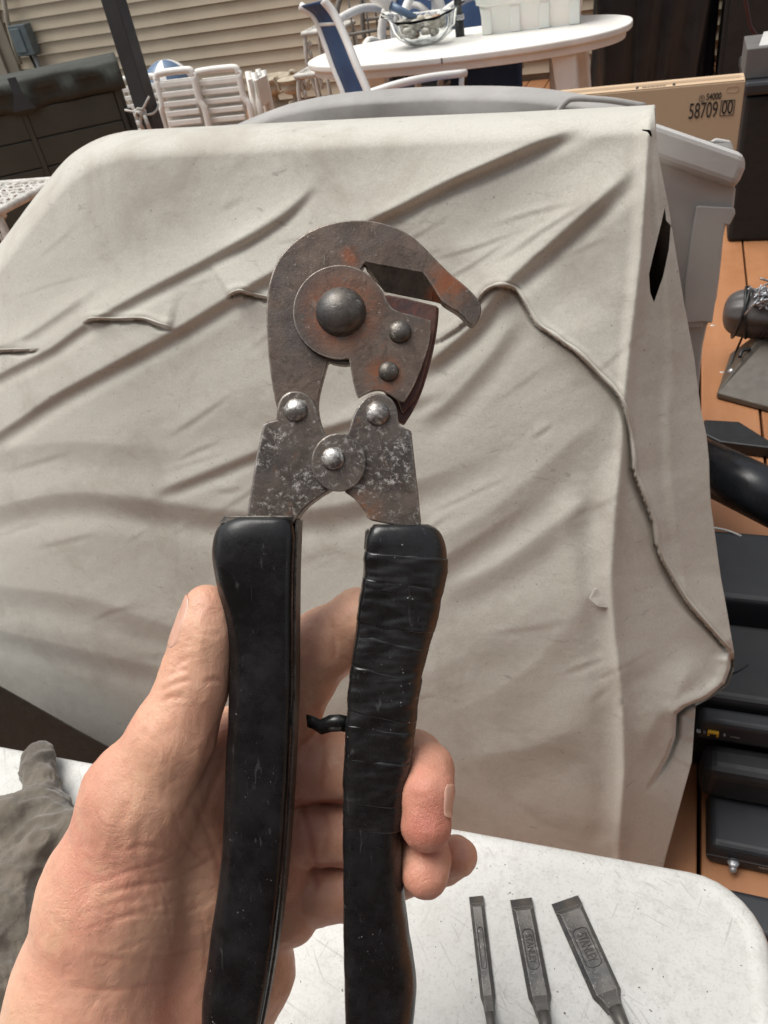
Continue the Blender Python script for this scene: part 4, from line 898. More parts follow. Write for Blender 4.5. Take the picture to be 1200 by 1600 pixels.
nr, ncl = P.shape[:2]; idx = np.arange(nr*ncl).reshape(nr, ncl)
Fq = np.stack([idx[:-1, :-1], idx[1:, :-1], idx[1:, 1:], idx[:-1, 1:]], -1).reshape(-1, 4)
cxp = PXe.ravel()[Fq].mean(1); cyp = PYe.ravel()[Fq].mean(1)
def inpoly(x, y, poly):
    r = np.zeros(x.shape, bool); n = len(poly)
    for i in range(n):
        x0, y0 = poly[i]; x1, y1 = poly[(i+1) % n]; c_ = ((y0 > y) != (y1 > y)) & (x < (x1-x0)*(y-y0)/((y1-y0) or 1e-9)+x0); r ^= c_
    return r
hole = inpoly(cxp, cyp, TEAR) | inpoly(cxp, cyp, SLIT)
canvas = mesh('canvas_cover', P.reshape(-1, 3), Fq[~hole], M_cloth, None, True)
tag(canvas, 'large pale grey canvas cover with diagonal folds and a torn hole near its right edge', 'cover')
vel = slab('hook_tape_patch', [(928, 920), (951, 919), (949, 950), (934, 948), (920, 936)], .78, .002, simple('worn_patch', (.50, .47, .42), (.28, .25, .22), .4, 60, spots=(.12, .10, .08), spot_sc=120, spot_t=.58), canvas, .0006)
slab('shade_panel', [(-300, 1000), (-100, 1036), (0, 1073), (120, 1141), (200, 1184), (300, 1254), (340, 1330), (-300, 1330)], .565, .002, simple('dark_lining', (.040, .039, .034), None, .9, 10, bump=.5, bsc=30, bd=.004), canvas, 0)  # dark panel under the lower left hem, its colour painted as shade
# black covered body inside
ib = empty('grill', 'black metal grill hidden inside the pale canvas cover, seen through its torn hole', 'grill', frame(Y(-.52, .93, 0)))
box('hood', -.42, .44, .0, .28, .55, .95, M_black, ib, .03); box('cart', -.62, .50, -.10, .26, .03, .42, M_black, ib, .01)
for x in (-.36, .36):
    for y in (.05, .22): tube('leg', [(x, y, .10), (x, y, 0)], .02, M_black, ib, 10)
# turned hem along the edge of the upper layer
def on_cloth(x, y, lift):
    k = np.argmin((PX-x)**2+(PY-y)**2); j_, i_ = np.unravel_index(k, PX.shape); d_ = ray(x, y); return CAM+d_*(tt2[j_, i_]-lift)
HEM = [(752, 464), (765, 452), (785, 447), (806, 454), (822, 479), (838, 507), (858, 521), (880, 537), (905, 555), (938, 589), (968, 621), (981, 660), (987, 700), (991, 738), (1005, 775), (1021, 820), (1029, 862), (1051, 905), (1076, 945), (1111, 985), (1141, 1019)]
for pts_h, up__ in ((HEM, 3.6), ([(132, 500), (150, 497), (185, 498), (222, 497), (246, 505), (268, 511)], 1), ([(357, 461), (366, 456), (376, 454), (400, 460), (422, 465)], 1), ([(-60, 549), (0, 547), (60, 545)], 1)):
    cp = curve([np.array(p_, float) for p_ in pts_h], 6); n0 = len(cp)
    pw = []
    for k, p_ in enumerate(cp):
        tg_ = cp[min(k+1, n0-1)]-cp[max(k-1, 0)]; nm_ = np.array([tg_[1], -tg_[0]])/np.linalg.norm(tg_); q_ = p_+nm_*up__; pw.append(on_cloth(q_[0], q_[1], .0012))
    pw = np.array(pw)
    for _ in range(3): pw[1:-1] = (pw[:-2]+pw[1:-1]*2+pw[2:])/4
    rr3 = [(.0019 if n0 > 60 else .0011)*min(1, .15+k/6, .15+(n0-1-k)/6)*(1+.25*math.sin(k*.7)) for k in range(n0)]
    tube('hem', list(pw), rr3, M_cloth, canvas, 8)
# place the patch on the cloth
j_, i_ = np.unravel_index(np.argmin((PX-936)**2+(PY-935)**2), PX.shape); tcl = tt2[j_, i_]
bb_ = float((CAM+dirs[j_, i_]*tcl)@e2); 
for v in vel.data.vertices:
    p_ = np.array(v.co); dq = p_-CAM; dq = dq/(dq@F_); v.co = CAM+dq*(tcl-.004+(.001 if v.index >= 5 else -.001))

# ------------------------------------------------------------------ implicit-surface helper for the hand and the glove
def sdf_mesh(name, chains, vox, m, parent, lo, hi, kbase=.006, post=None):
    lo = np.array(lo, float); hi = np.array(hi, float); n = np.ceil((hi-lo)/vox).astype(int)
    ax_ = [lo[i]+vox*np.arange(n[i], dtype=np.float32) for i in range(3)]
    Fd = np.full(n, .05, np.float32)
    def seg(Fd, a, b, ra, rb, k):
        mn = np.minimum(a-ra, b-rb)-.012; mx = np.maximum(a+ra, b+rb)+.012
        sl_ = tuple(slice(max(0, int((mn[i]-lo[i])/vox)), min(n[i], int((mx[i]-lo[i])/vox)+1)) for i in range(3))
        if any(s_.stop <= s_.start for s_ in sl_): return
        X = ax_[0][sl_[0]][:, None, None]; Y_ = ax_[1][sl_[1]][None, :, None]; Z = ax_[2][sl_[2]][None, None, :]
        d = b-a; l2 = float(d@d)+1e-12
        h = np.clip(((X-a[0])*d[0]+(Y_-a[1])*d[1]+(Z-a[2])*d[2])/l2, 0, 1)
        D_ = np.sqrt((X-a[0]-h*d[0])**2+(Y_-a[1]-h*d[1])**2+(Z-a[2]-h*d[2])**2)-(ra+(rb-ra)*h)
        A = Fd[sl_]; hh = np.maximum(k-np.abs(A-D_), 0)/k; Fd[sl_] = np.minimum(A, D_)-hh*hh*k*.25
    for ch, kin, kout in chains:
        G = np.full(n, .05, np.float32)
        for (a, ra), (b, rb) in zip(ch[:-1], ch[1:]): seg(G, np.asarray(a), np.asarray(b), ra, rb, kin)
        hh = np.maximum(kout-np.abs(Fd-G), 0)/kout; Fd = np.minimum(Fd, G)-hh*hh*kout*.25
    if post is not None: Fd = post(Fd, ax_)
    g_ = openvdb.FloatGrid(.05); g_.copyFromArray(Fd); pts_, quads = g_.convertToQuads(0.0)
    pts_ = pts_*vox+lo
    return pts_, quads[:, ::-1].astype(np.int32)
def relax(V, Q, it=3, lam=.5):
    E = np.concatenate([Q[:, [0, 1]], Q[:, [1, 2]], Q[:, [2, 3]], Q[:, [3, 0]]]); E = np.concatenate([E, E[:, ::-1]]); cnt = np.bincount(E[:, 0], minlength=len(V))[:, None]
    for _ in range(it):
        A = np.stack([np.bincount(E[:, 0], V[E[:, 1], i], len(V)) for i in range(3)], -1)/np.maximum(cnt, 1); V = V+(A-V)*lam
    return V
def normals(V, Q):
    a = V[Q[:, 2]]-V[Q[:, 0]]; b = V[Q[:, 3]]-V[Q[:, 1]]; nn_ = np.cross(a, b); out = np.zeros_like(V)
    for k in range(4): 
        for i in range(3): out[:, i] += np.bincount(Q[:, k], nn_[:, i], len(V))
    return out/(np.linalg.norm(out, axis=1, keepdims=True)+1e-12)
# ------------------------------------------------------------------ glove on the table
def G3(px, py, h, r): 
    return (at(px, py, TS+h), r)
gch = [([G3(60, 1186, .014, .0145), G3(62, 1220, .016, .0165), G3(72, 1268, .018, .019), G3(85, 1325, .02, .026)], .006, .012),
       ([G3(165, 1275, .016, .015), G3(120, 1300, .02, .021), G3(60, 1350, .02, .030), G3(10, 1420, .02, .036)], .008, .008),
       ([G3(200, 1330, .012, .02), G3(130, 1400, .012, .026), G3(60, 1470, .012, .034)], .008, .008),
       ([G3(-60, 1330, .02, .028), G3(0, 1300, .022, .026), G3(40, 1270, .02, .02)], .008, .010),
       ([G3(-60, 1400, .02, .038), G3(0, 1480, .02, .040), G3(-10, 1600, .012, .04), G3(-40, 1750, .01, .035)], .008, .010),
       ([G3(100, 1440, .012, .028), G3(40, 1540, .012, .03), G3(20, 1640, .012, .03)], .008, .007)]
allp = np.array([p_ for c_ in gch for p_, r_ in c_[0]]); lo_, hi_ = allp.min(0)-.06, allp.max(0)+.06
def flatten(Fd, ax_):
    Z = ax_[2][None, None, :]; return np.maximum(Fd, TS+.0008-Z+0*Fd)
gv, gq = sdf_mesh('g', gch, .0017, None, None, lo_, hi_, post=flatten)
gv = relax(gv, gq, 2); gn = normals(gv, gq)
if gn[np.argmax(gv[:, 2])][2] < 0: gq = gq[:, ::-1]; gn = -gn
top_ = np.clip((gv[:, 2]-TS-.003)/.012, 0, 1)
wr = fbm(gv*np.array([1, 1, .6])+fbm(gv, 18, 2)[:, None]*.02, 32, 2); wr2 = fbm(gv*np.array([1, .7, 1])+fbm(gv, 40, 2)[:, None]*.012, 75, 2); gv = gv+gn*((.0035*(.6-np.abs(wr)*2.4)+.0010*(.5-np.abs(wr2)*2)+.0008*fbm(gv, 160, 3)+.003*fbm(gv, 14, 2))*top_)[:, None]
def mat_glove():
    n = N('suede'); g = n.noise
    col = n.mix(n.ramp(g(16, 6, .65), .35, .66), (.150, .125, .095), (.080, .069, .056)); col = n.mix(n.ramp(g(60, 6, .7), .5, .7, 0, .45), col, (.21, .18, .14))
    n.set(Base_Color=col, Roughness=.92, Sheen_Weight=.3); b = n.bump(g(800, 3), .5, .0008); n.bump(g(120, 6, .7), .5, .002, b); return n.m
glove = mesh('work_glove', gv, gq, mat_glove(), None, True); tag(glove, 'crumpled dark grey suede work glove lying on the table behind the hand', 'glove')
# ------------------------------------------------------------------ cable cutter, in the frame of the hand that holds it up
DT = .335
TM = CM @ Matrix.Translation((0, 0, -DT))
def T(px, py, h=0.): s_ = (DT-h)/1200; return np.array([(px-600)*s_, -(py-800)*s_, h])
def Z4(pts): return [(360+x/2.857, 320+y/2.857) for x, y in pts]
def T2(pts, h): return [tuple(T(x, y, h)[:2]) for x, y in pts]
tool = empty('cable_cutter', 'old rusty cable cutter with black handles held up in the hand', 'cable cutter', TM)
pc = T(533, 487, .006)
RUST = (.21, .065, .022)
M_steel = rust_metal('dark_steel', (.195, .145, .115), (.54, .49, .43), RUST, [((pc[0], pc[1], .006), .0205), (tuple(T(600, 585, .006)), .010), (tuple(T(548, 402, .002)), .006), (tuple(T(700, 450, -.002)), .014)], .60, .64)
M_link = rust_metal('worn_steel', (.185, .150, .125), (.60, .57, .52), (.17, .075, .04), [(tuple(T(565, 800, .004)), .012)], .535, .60)
M_blade = rust_metal('rusty_blade', (.15, .075, .060), (.20, .16, .14), (.19, .040, .022), (), .66, .50)
M_rivet = rust_metal('rivet_steel', (.24, .22, .20), (.80, .78, .74), (.10, .05, .03), (), .44, .68, .36)
M_rivd = rust_metal('rivet_dark', (.17, .15, .13), (.60, .58, .54), (.15, .06, .03), (), .56, .66, .42)
hook = Z4([(205, 905), (190, 830), (171, 700), (160, 560), (160, 430), (175, 330), (215, 235), (285, 160), (370, 105), (475, 73), (580, 65), (680, 78), (770, 112), (845, 165), (910, 235), (980, 305), (1050, 360), (1100, 410), (1120, 445), (1122, 480), (1105, 525), (1085, 540), (1065, 530), (1040, 500), (1010, 475), (975, 455), (945, 435), (905, 368), (860, 305), (600, 258), (560, 330), (600, 430), (560, 600), (500, 680), (435, 700), (412, 780), (388, 880), (398, 960), (425, 1035), (380, 1045), (300, 1045), (230, 960)])
o = prism('hook_jaw', T2(soften(hook, 2, 42), .003), -.0035, .003, M_steel, tool, .0006, 3)
# ground facet in the mouth of the jaw
fa = [T(x, y, .0028) for x, y in Z4([(598, 257), (690, 275), (860, 304), (907, 368), (950, 437)])]; fb = [T(x, y, h) for (x, y), h in zip(Z4([(612, 300), (690, 388), (800, 410), (900, 430), (948, 442)]), (-.001, -.003, -.003, -.003, .0))]
V = fa+fb+[v+np.array([0, 0, -.001]) for v in fb]+[v+np.array([0, 0, -.005]) for v in fa]
Fc = []
for k in range(4): Fc += [(k, k+5, k+6, k+1), (k+5, k+10, k+11, k+6), (k+10, k+15, k+16, k+11)]
M_facet = rust_metal('ground_edge', (.19, .165, .135), (.30, .27, .24), (.20, .06, .02), [(tuple(T(685, 465, 0)), .008)], .66, .62)
bevel(mesh('ground_facet', V, Fc, M_facet, tool), .0002)
blade = Z4([(600, 380), (700, 390), (930, 442), (936, 452), (926, 560), (900, 690), (862, 820), (820, 910), (777, 976), (752, 965), (738, 900), (680, 820), (560, 560)])
prism('cutting_blade', T2(soften(blade, 2, 42), .0005), -.0095, -.0042, M_blade, tool, .0006)
prism('blade_root', T2(soften(Z4([(650, 395), (720, 395), (928, 446), (922, 520), (880, 700), (840, 850), (770, 930), (750, 880), (650, 600)]), 1, 42), .0012), -.0042, -.0006, M_blade, tool, .0008)
circ = [(490+211*math.cos(a_), 479+211*math.sin(a_)) for a_ in np.radians(np.arange(80, 318, 6))]
plate = Z4(circ+[(680, 385), (700, 430), (722, 462), (760, 480), (830, 497), (895, 516), (894, 600), (862, 705), (822, 805), (777, 880), (757, 878), (720, 848), (690, 833), (655, 826), (618, 836), (590, 850), (570, 862), (556, 832), (541, 760), (530, 692)])
prism('cover_plate', T2(soften(plate, 2, 45), .0062), .0032, .0062, M_steel, tool, .0006, 3)
prism('inner_plate', T2(soften(Z4([(440, 660), (540, 640), (560, 700), (528, 722), (470, 716), (430, 700)]), 1, 60), .001), -.002, .0031, M_facet, tool, .0005)
Llink = Z4([(205, 958), (208, 900), (225, 858), (255, 835), (290, 829), (325, 836), (355, 855), (378, 890), (392, 940), (410, 995), (432, 1034), (470, 1045), (560, 1080), (560, 1200), (465, 1264), (400, 1300), (340, 1345), (305, 1385), (280, 1422), (180, 1425), (74, 1386), (90, 1280), (118, 1120), (143, 1000), (152, 975), (170, 966)])
o = prism('link_plate', T2(soften(Llink, 2, 45), .0072), .0035, .0072, M_link, tool, .0008, 3)
prism('link_flange', T2(Z4([(74, 1386), (92, 1270), (118, 1120), (143, 1000), (150, 978), (158, 985), (130, 1125), (103, 1280), (88, 1390)]), .005), -.010, .0060, M_link, tool, .0008)
prism('link_flange', T2(Z4([(465, 1266), (400, 1302), (340, 1347), (305, 1387), (284, 1424), (276, 1418), (300, 1378), (334, 1338), (396, 1293), (456, 1260)]), .005), -.010, .0050, M_link, tool, .0005)
Rlink = Z4([(528, 1010), (540, 960), (556, 920), (580, 880), (612, 850), (655, 838), (698, 848), (730, 875), (746, 915), (750, 960), (754, 985), (775, 994), (806, 1008), (810, 1030), (824, 1160), (840, 1300), (852, 1425), (825, 1445), (640, 1415), (612, 1400), (598, 1366), (560, 1318), (505, 1275), (460, 1240), (470, 1050), (510, 1035)])
prism('link_plate', T2(soften(Rlink, 2, 45), .0076), .0037, .0076, M_link, tool, .0008, 3)
prism('link_flange', T2(Z4([(808, 1015), (824, 1160), (840, 1300), (852, 1425), (840, 1425), (828, 1300), (812, 1160), (798, 1015)]), .005), -.010, .0060, M_link, tool, .0008)
prism('link_flange', T2(Z4([(612, 1400), (598, 1366), (560, 1318), (510, 1282), (518, 1276), (568, 1312), (606, 1362), (620, 1398)]), .005), -.010, .0052, M_link, tool, .0005)
dc = [(360+(483+122*math.cos(a_))/2.857, 320+(1150+131*math.sin(a_))/2.857) for a_ in np.radians(np.arange(0, 360, 8))]
prism('pivot_disc', T2(dc, .0096), .0076, .0096, M_link, tool, .0006, 3)
bg_ = [(360+(478+98*math.cos(a_))/2.857, 320+(1150+105*math.sin(a_))/2.857) for a_ in np.radians(np.arange(0, 360, 8))]
def rivet(zx, zy, r, h0, m, dome=.62, nm='rivet'):
    x, y = 360+zx/2.857, 320+zy/2.857; p_ = T(x, y, h0); R0 = r/2.857*(DT-h0)/1200
    pr = [(R0*1.04, -.002), (R0*1.04, .0)]+[(R0*math.cos(a_), R0*dome*math.sin(a_)+.0003) for a_ in np.radians([0, 12, 26, 40, 54, 68, 80])]+[(R0*.05, R0*dome+.0003)]
    return lathe(nm, pr, m, tool, 36, tuple(p_))
rivet(493, 478, 108, .0062, M_rivd, .66, 'pivot_bolt'); rivet(757, 568, 50, .0062, M_rivd, .6); rivet(706, 744, 44, .0062, M_rivd, .55)
rivet(292, 918, 51, .0072, M_rivet, .6); rivet(657, 932, 54, .0076, M_rivet, .6); rivet(458, 1134, 51, .0096, M_rivet, .5)
# handles
M_gripL = mat_grip('black_handle', (.0055, .0056, .006), .70); M_gripR = mat_grip('black_handle_worn', (.006, .006, .0065), .69); M_tapeg = mat_grip('friction_tape', (.0065, .0065, .0065), .70)
def loft(name, rows, hf, hb, m, parent, side, nrow=160, ns=64, fn=None, y0=None, y1=None, slant=0., ex=(2.3, 6.)):
    ys = [r_[0] for r_ in rows]; V = []
    ya, yb = (ys[0] if y0 is None else y0), (ys[-1] if y1 is None else y1)
    for i in range(nrow+1):
        u = i/nrow
        yc = ya+(yb-ya)*(u if y0 is not None else u)
        xl = float(np.interp(yc, ys, [r_[1] for r_ in rows])); xr = float(np.interp(yc, ys, [r_[2] for r_ in rows])); 
        cap = 1.
        if y0 is None: cap = min(1., (1-(1-min(1, u*nrow/7))**2)**.5+.0) if i < 7 else 1.
        for j in range(ns):
            th = 2*math.pi*j/ns; c_, s_ = math.cos(th), math.sin(th)
            e_ = ex[0] if (c_ < 0) == (side < 0) else ex[1]
            rr_ = (abs(c_)**e_+abs(s_)**e_)**(-1/e_); cx_, sy = c_*rr_, s_*rr_
            if s_ < 0: pass
            cap2 = .82+.18*cap if i < 7 else 1
            x = (xl+xr)/2+(xr-xl)/2*cx_*cap2; h = (hf+hb)/2+(hf-hb)/2*sy*cap2
            yy = yc+slant*(x-(xl+xr)/2)/max(1, (xr-xl)/2)
            if slant:
                xl2 = float(np.interp(yy, ys, [r_[1] for r_ in rows])); xr2 = float(np.interp(yy, ys, [r_[2] for r_ in rows])); x = (xl2+xr2)/2+(xr2-xl2)/2*cx_
            p_ = T(x, yy, hf); p_[2] = h
            if fn is not None: p_ = p_+fn(cx_, sy, yy, u, th)
            V.append(p_)
    Fc = [(i*ns+j, (i+1)*ns+j, (i+1)*ns+(j+1) % ns, i*ns+(j+1) % ns) for i in range(nrow) for j in range(ns)]
    Fc += [tuple(range(ns)), tuple(nrow*ns+j for j in range(ns))[::-1]]
    o = mesh(name, V, Fc, m, parent, True); o.data.polygons[-1].use_smooth = False; o.data.polygons[-2].use_smooth = False
    return o
def dens(pts, step=4):
    a_ = np.array(curve([np.array(p_, float) for p_ in pts], 8)); return a_
def rowsof(Lp, Rp):
    Lc, Rc = dens(Lp), dens(Rp); ys = np.arange(max(Lc[0, 1], Rc[0, 1]), 1640, 4.)
    return [(y, float(np.interp(y, Lc[:, 1], Lc[:, 0])), float(np.interp(y, Rc[:, 1], Rc[:, 0]))) for y in ys]
rL = rowsof([(600-(600-x)*1.036, y) for x, y in [(352, 809), (339, 824), (333, 848), (332, 875), (338, 915), (349, 965), (356, 1010), (358, 1060), (357, 1120), (353, 1200), (350, 1280), (345, 1370), (332, 1470), (319, 1570), (316, 1600), (314, 1660)]], [(460, 809), (459, 840), (457, 900), (456, 1000), (455, 1100), (449, 1240), (440, 1370), (428, 1480), (411, 1585), (404, 1620), (400, 1660)])
rR = rowsof([(573, 820), (570, 850), (568, 900), (560, 960), (551, 1020), (545, 1080), (541, 1130), (537, 1200), (535, 1300), (535, 1400), (535, 1500), (537, 1580), (540, 1660)], [(683, 820), (694, 832), (701, 858), (702, 880), (699, 910), (690, 950), (678, 1000), (664, 1050), (656, 1100), (650, 1150), (643, 1210), (634, 1280), (630, 1340), (632, 1400), (640, 1470), (650, 1540), (652, 1580), (646, 1640), (640, 1660)])
def fl(cx_, sy, y, u, th):
    n_ = mnoise.noise(Vector((cx_*1.2, y*.02, sy)))*.0002; return np.array([cx_*n_, 0, sy*n_])
HF, HB = .0125, -.0135
loft('handle', rL, HF, HB, M_gripL, tool, -1, fn=fl)
def fr_(cx_, sy, y, u, th):
    n_ = mnoise.noise(Vector((cx_*1.5, y*.03, sy+5)))*.00035; return np.array([cx_*n_, 0, sy*n_])
hR = loft('handle', rR, HF, HB, M_gripR, tool, 1, fn=fr_); hR['label'] = 'handle wound with black tape'
# steel core showing along the inner side of the left handle
M_core = rust_metal('handle_core', (.10, .085, .07), (.30, .28, .25), (.09, .06, .04), (), .58, .6, .5)
def strip(name, rows, side, ha, hb, off, m, y0, y1, w=.0012):
    V = []; Fc = []; rs = [r_ for r_ in rows if y0 <= r_[0] <= y1]
    for y, xl, xr in rs:
        x = xr if side > 0 else xl; p_ = T(x, y, HF)
        for dx, hh in ((off, ha), (off, hb), (off-w, hb), (off-w, ha)): V.append((p_[0]+side*dx, p_[1], hh))
    for k in range(len(rs)-1):
        for j in range(4): Fc.append((4*k+j, 4*k+(j+1) % 4, 4*k+4+(j+1) % 4, 4*k+4+j))
    Fc += [(3, 2, 1, 0), tuple(4*(len(rs)-1)+j for j in range(4))]
    return bevel(mesh(name, V, Fc, m, tool), .0003)
strip('steel_core', rL, 1, .006, -.0125, .0009, M_core, 812, 1630)
lip = loft('handle_rim', [r_ for r_ in rL if r_[0] > 806][:6], HF-.004, HB, M_core, tool, -1, nrow=6, y0=806, y1=818, ex=(3, 9))
strip('steel_core', rR, -1, .004, -.0125, .0005, M_core, 826, 860)
# wound tape on the right handle: overlapping turns
tp_ = [(868, 930, 6), (912, 985, 10), (958, 1040, 12), (1004, 1085, 14), (1052, 1125, 13), (1098, 1168, 12), (1140, 1215, 9), (1190, 1262, 7), (1238, 1302, 5)]
for k, (ya, yb, sl2) in enumerate(tp_):
    e_ = .0002+.00016*((k+1) % 3)-.00001*k
    def ft_(cx_, sy, y, u, th, k=k, e_=e_):
        w_ = mnoise.noise(Vector((cx_*2.2+k*3, y*.10, sy*2)))*.00032+mnoise.noise(Vector((cx_*.9+k*.4, y*.04+cx_*.8, sy)))*.0006
        ed = min(1, u/.03, (1-u)/.03); g_ = e_*ed+w_*.8*ed-(1-ed)*.0003
        return np.array([cx_*g_, mnoise.noise(Vector((cx_*3, k*7., sy*3)))*.0009*(u < .05), sy*g_])
    loft('tape_turn', rR, HF, HB, M_tapeg, hR, 1, nrow=46, fn=ft_, y0=ya, y1=yb, slant=sl2, ex=(2.8, 6.))
V = []; path = [(545, 1131), (530, 1128), (515, 1127), (500, 1132), (488, 1131), (478, 1128)]
wd = [(-12, 14), (-12, 15), (-10, 17), (-8, 16), (-13, 9), (-12, 8)]
for (x, y), (u0, u1), h in zip(path, wd, (.0, .002, .001, -.001, -.003, -.004)): V += [T(x, y+u0, h), T(x+1, y+(u0+u1)/2, h+.0015), T(x+2, y+u1, h-.0005)]
o = mesh('loose_tape_end', V, [(k*3+j, k*3+3+j, k*3+4+j, k*3+1+j) for k in range(5) for j in range(2)], M_tapeg, hR, True); s_ = o.modifiers.new('t', 'SOLIDIFY'); s_.thickness = .0005

# ------------------------------------------------------------------ the hand
def H(px, py, h_mm, r): h = h_mm*.001; return (T(px, py, h), r*(DT-h)/1200)
thumb = [H(324, 948, -1, 34), H(319, 985, 0, 38), H(312, 1030, 0, 43), H(300, 1080, 0, 48), H(270, 1150, 0, 59), H(218, 1245, -6, 80), H(178, 1400, -14, 108), H(146, 1560, -16, 122), H(116, 1720, -16, 132), H(86, 1900, -10, 140)]
index = [H(415, 1165, -36, 66), H(468, 1046, -36, 60), H(510, 1005, -34, 55), H(562, 966, -30, 45), H(600, 965, -26, 41), H(632, 985, -22, 37)]
middle = [H(410, 1210, -40, 60), H(470, 1196, -38, 57), H(540, 1195, -36, 54), H(610, 1192, -30, 50), H(646, 1190, -20, 46), H(664, 1203, -6, 42), H(668, 1235, 4, 39), H(667, 1290, 8, 39)]
ring = [H(420, 1305, -42, 54), H(480, 1302, -40, 50), H(550, 1300, -38, 49), H(612, 1300, -32, 46), H(645, 1315, -20, 41), H(662, 1340, -6, 38), H(664, 1366, 2, 37)]
pinky = [H(430, 1395, -44, 50), H(495, 1397, -42, 44), H(550, 1390, -42, 43), H(640, 1358, -40, 38), H(690, 1345, -32, 34), H(715, 1338, -24, 31)]
palm = [H(372, 1180, -34, 60), H(404, 1250, -38, 58), H(440, 1340, -40, 46), H(449, 1430, -40, 47)]
palm2 = [H(300, 1290, -28, 66), H(315, 1380, -38, 84), H(300, 1500, -48, 112), H(245, 1640, -52, 125), H(200, 1800, -50, 140), H(170, 1950, -44, 140)]
hypo = [H(400, 1460, -40, 52), H(388, 1515, -42, 68), H(338, 1620, -42, 74), H(290, 1760, -40, 90), H(240, 1900, -36, 100)]
web = [H(262, 1240, -14, 60), H(320, 1205, -26, 52), H(372, 1160, -34, 58)]
chains = [(palm2, .010, .010), (hypo, .008, .010), (palm, .008, .0045), (web, .006, .009), (thumb, .010, .006), (index, .005, .003), (middle, .004, .0022), (ring, .004, .0013), (pinky, .004, .0013)]
ap_ = np.array([p_ for c_ in chains for p_, r_ in c_[0]]); lo_ = np.array([-.235, ap_[:, 1].min()-.03, -.068]); hi_ = np.array([.052, -.022, .070])
hv, hq = sdf_mesh('h', chains, .00095, None, None, lo_, hi_)
hv = relax(hv, hq, 3); hn = normals(hv, hq)
if hn[np.argmax(hv[:, 2])][2] < 0: hq = hq[:, ::-1]; hn = -hn
pxh = 600+hv[:, 0]/(DT-hv[:, 2])*1200; pyh = 800-hv[:, 1]/(DT-hv[:, 2])*1200
frontf = np.clip(hn[:, 2]*2.2+.25, 0, 1); tone = np.zeros(len(hv)); dsp = np.zeros(len(hv))
def crease(pts, w, dep, tn=.5, region=None):
    global dsp, tone
    pts = [tuple(p_) for p_ in curve([np.array(p_, float) for p_ in pts], 5)]
    d, sd_, fr = polyd(pxh, pyh, pts); en = np.clip(fr/.15, 0, 1)*np.clip((1-fr)/.15, 0, 1)
    k = en*frontf
    if region is not None: k = k*region
    dsp += -.6*dep*mm*np.exp(-(d/w)**2)*k+dep*.22*mm*np.exp(-((d-w*2)/(w*1.1))**2)*k; tone = np.maximum(tone, .95*tn*np.exp(-(d/(w*1.1))**2)*k)
near = hv[:, 2] > -.03
for c_ in ([(250, 1080), (275, 1068), (300, 1062)], [(262, 1058), (280, 1048), (296, 1045)], [(248, 1098), (268, 1090), (290, 1088)], [(270, 1045), (284, 1034), (296, 1030)]): crease(c_, 4, .55, .25, near)
crease([(318, 1068), (335, 1062), (352, 1066)], 4, .5, .35, near); crease([(300, 985), (325, 992), (350, 990)], 4, .25, .15, near)
crease([(345, 1120), (330, 1160), (314, 1215), (296, 1255), (270, 1300)], 7, 1.5, .55); crease([(352, 1160), (340, 1215), (325, 1250), (312, 1290)], 6, .9, .45)
crease([(296, 1235), (318, 1290), (338, 1340), (348, 1400)], 5, .7, .45); crease([(268, 1250), (280, 1300), (300, 1330), (345, 1370)], 5, .5, .35)
crease([(150, 1400), (210, 1385), (280, 1370), (345, 1335)], 4.5, .6, .35); crease([(170, 1440), (240, 1418), (330, 1390)], 4, .35, .25); crease([(120, 1430), (180, 1412), (230, 1405)], 4, .3, .2)
crease([(190, 1330), (230, 1322), (275, 1330)], 5, .5, .3); crease([(230, 1260), (216, 1310), (220, 1370), (236, 1440)], 6, .4, .2); crease([(200, 1250), (185, 1290)], 7, .4, .2)
crease([(175, 1490), (230, 1470), (300, 1462)], 4, .3, .2); crease([(140, 1385), (200, 1362), (262, 1340), (310, 1300)], 3.5, .45, .3); crease([(110, 1460), (200, 1432), (290, 1425), (345, 1400)], 3.5, .35, .25); crease([(300, 1400), (318, 1450), (322, 1520), (316, 1580)], 3.5, .4, .25); crease([(240, 1360), (262, 1420), (268, 1500)], 3.5, .3, .2); crease([(90, 1540), (180, 1545), (280, 1530)], 4, .3, .2); crease([(130, 1490), (220, 1500), (320, 1480)], 5, .3, .2)
crease([(505, 945), (522, 990), (520, 1040)], 5, .6, .35); crease([(640, 1240), (655, 1246), (680, 1240)], 4, .2, .1)
crease([(500, 1140), (506, 1190), (500, 1245)], 5, .5, .3); crease([(505, 1260), (512, 1300), (506, 1345)], 5, .4, .3); crease([(468, 1240), (480, 1290), (490, 1340), (496, 1400)], 5, .8, .5)
crease([(640, 1326), (656, 1333), (676, 1336), (694, 1330)], 5, .3, .6); crease([(400, 1495), (425, 1487), (450, 1482)], 5, .8, .5)
crease([(450, 1252), (500, 1254), (545, 1250)], 4, .3, .6); crease([(470, 1348), (510, 1352), (545, 1348)], 4, .3, .6)
tips = 0
for x, y, r in ((325, 935, 36), (666, 1300, 46), (664, 1375, 42), (722, 1338, 36), (640, 985, 40)): tone = np.maximum(tone, .38*np.exp(-(((pxh-x)**2+(pyh-y)**2)/r**2)))
dsp += (.00055*fbm(hv, 60, 3)+.00022*fbm(hv*np.array([1, .5, 1]), 210, 3))
tone = np.clip(tone+.10*np.clip((pxh-440)/40, 0, 1)+.32*fbm(hv, 24, 4), 0, .8)
hv = hv+hn*dsp[:, None]
per = mesh('person', hv, hq, mat_skin(), None, True); per.matrix_world = TM
tag(per, 'bare left hand gripping the black handles of the cable cutter', 'hand')
at2 = per.data.attributes.new('tone', 'FLOAT', 'POINT'); at2.data.foreach_set('value', tone.astype(np.float32))
from mathutils.bvhtree import BVHTree
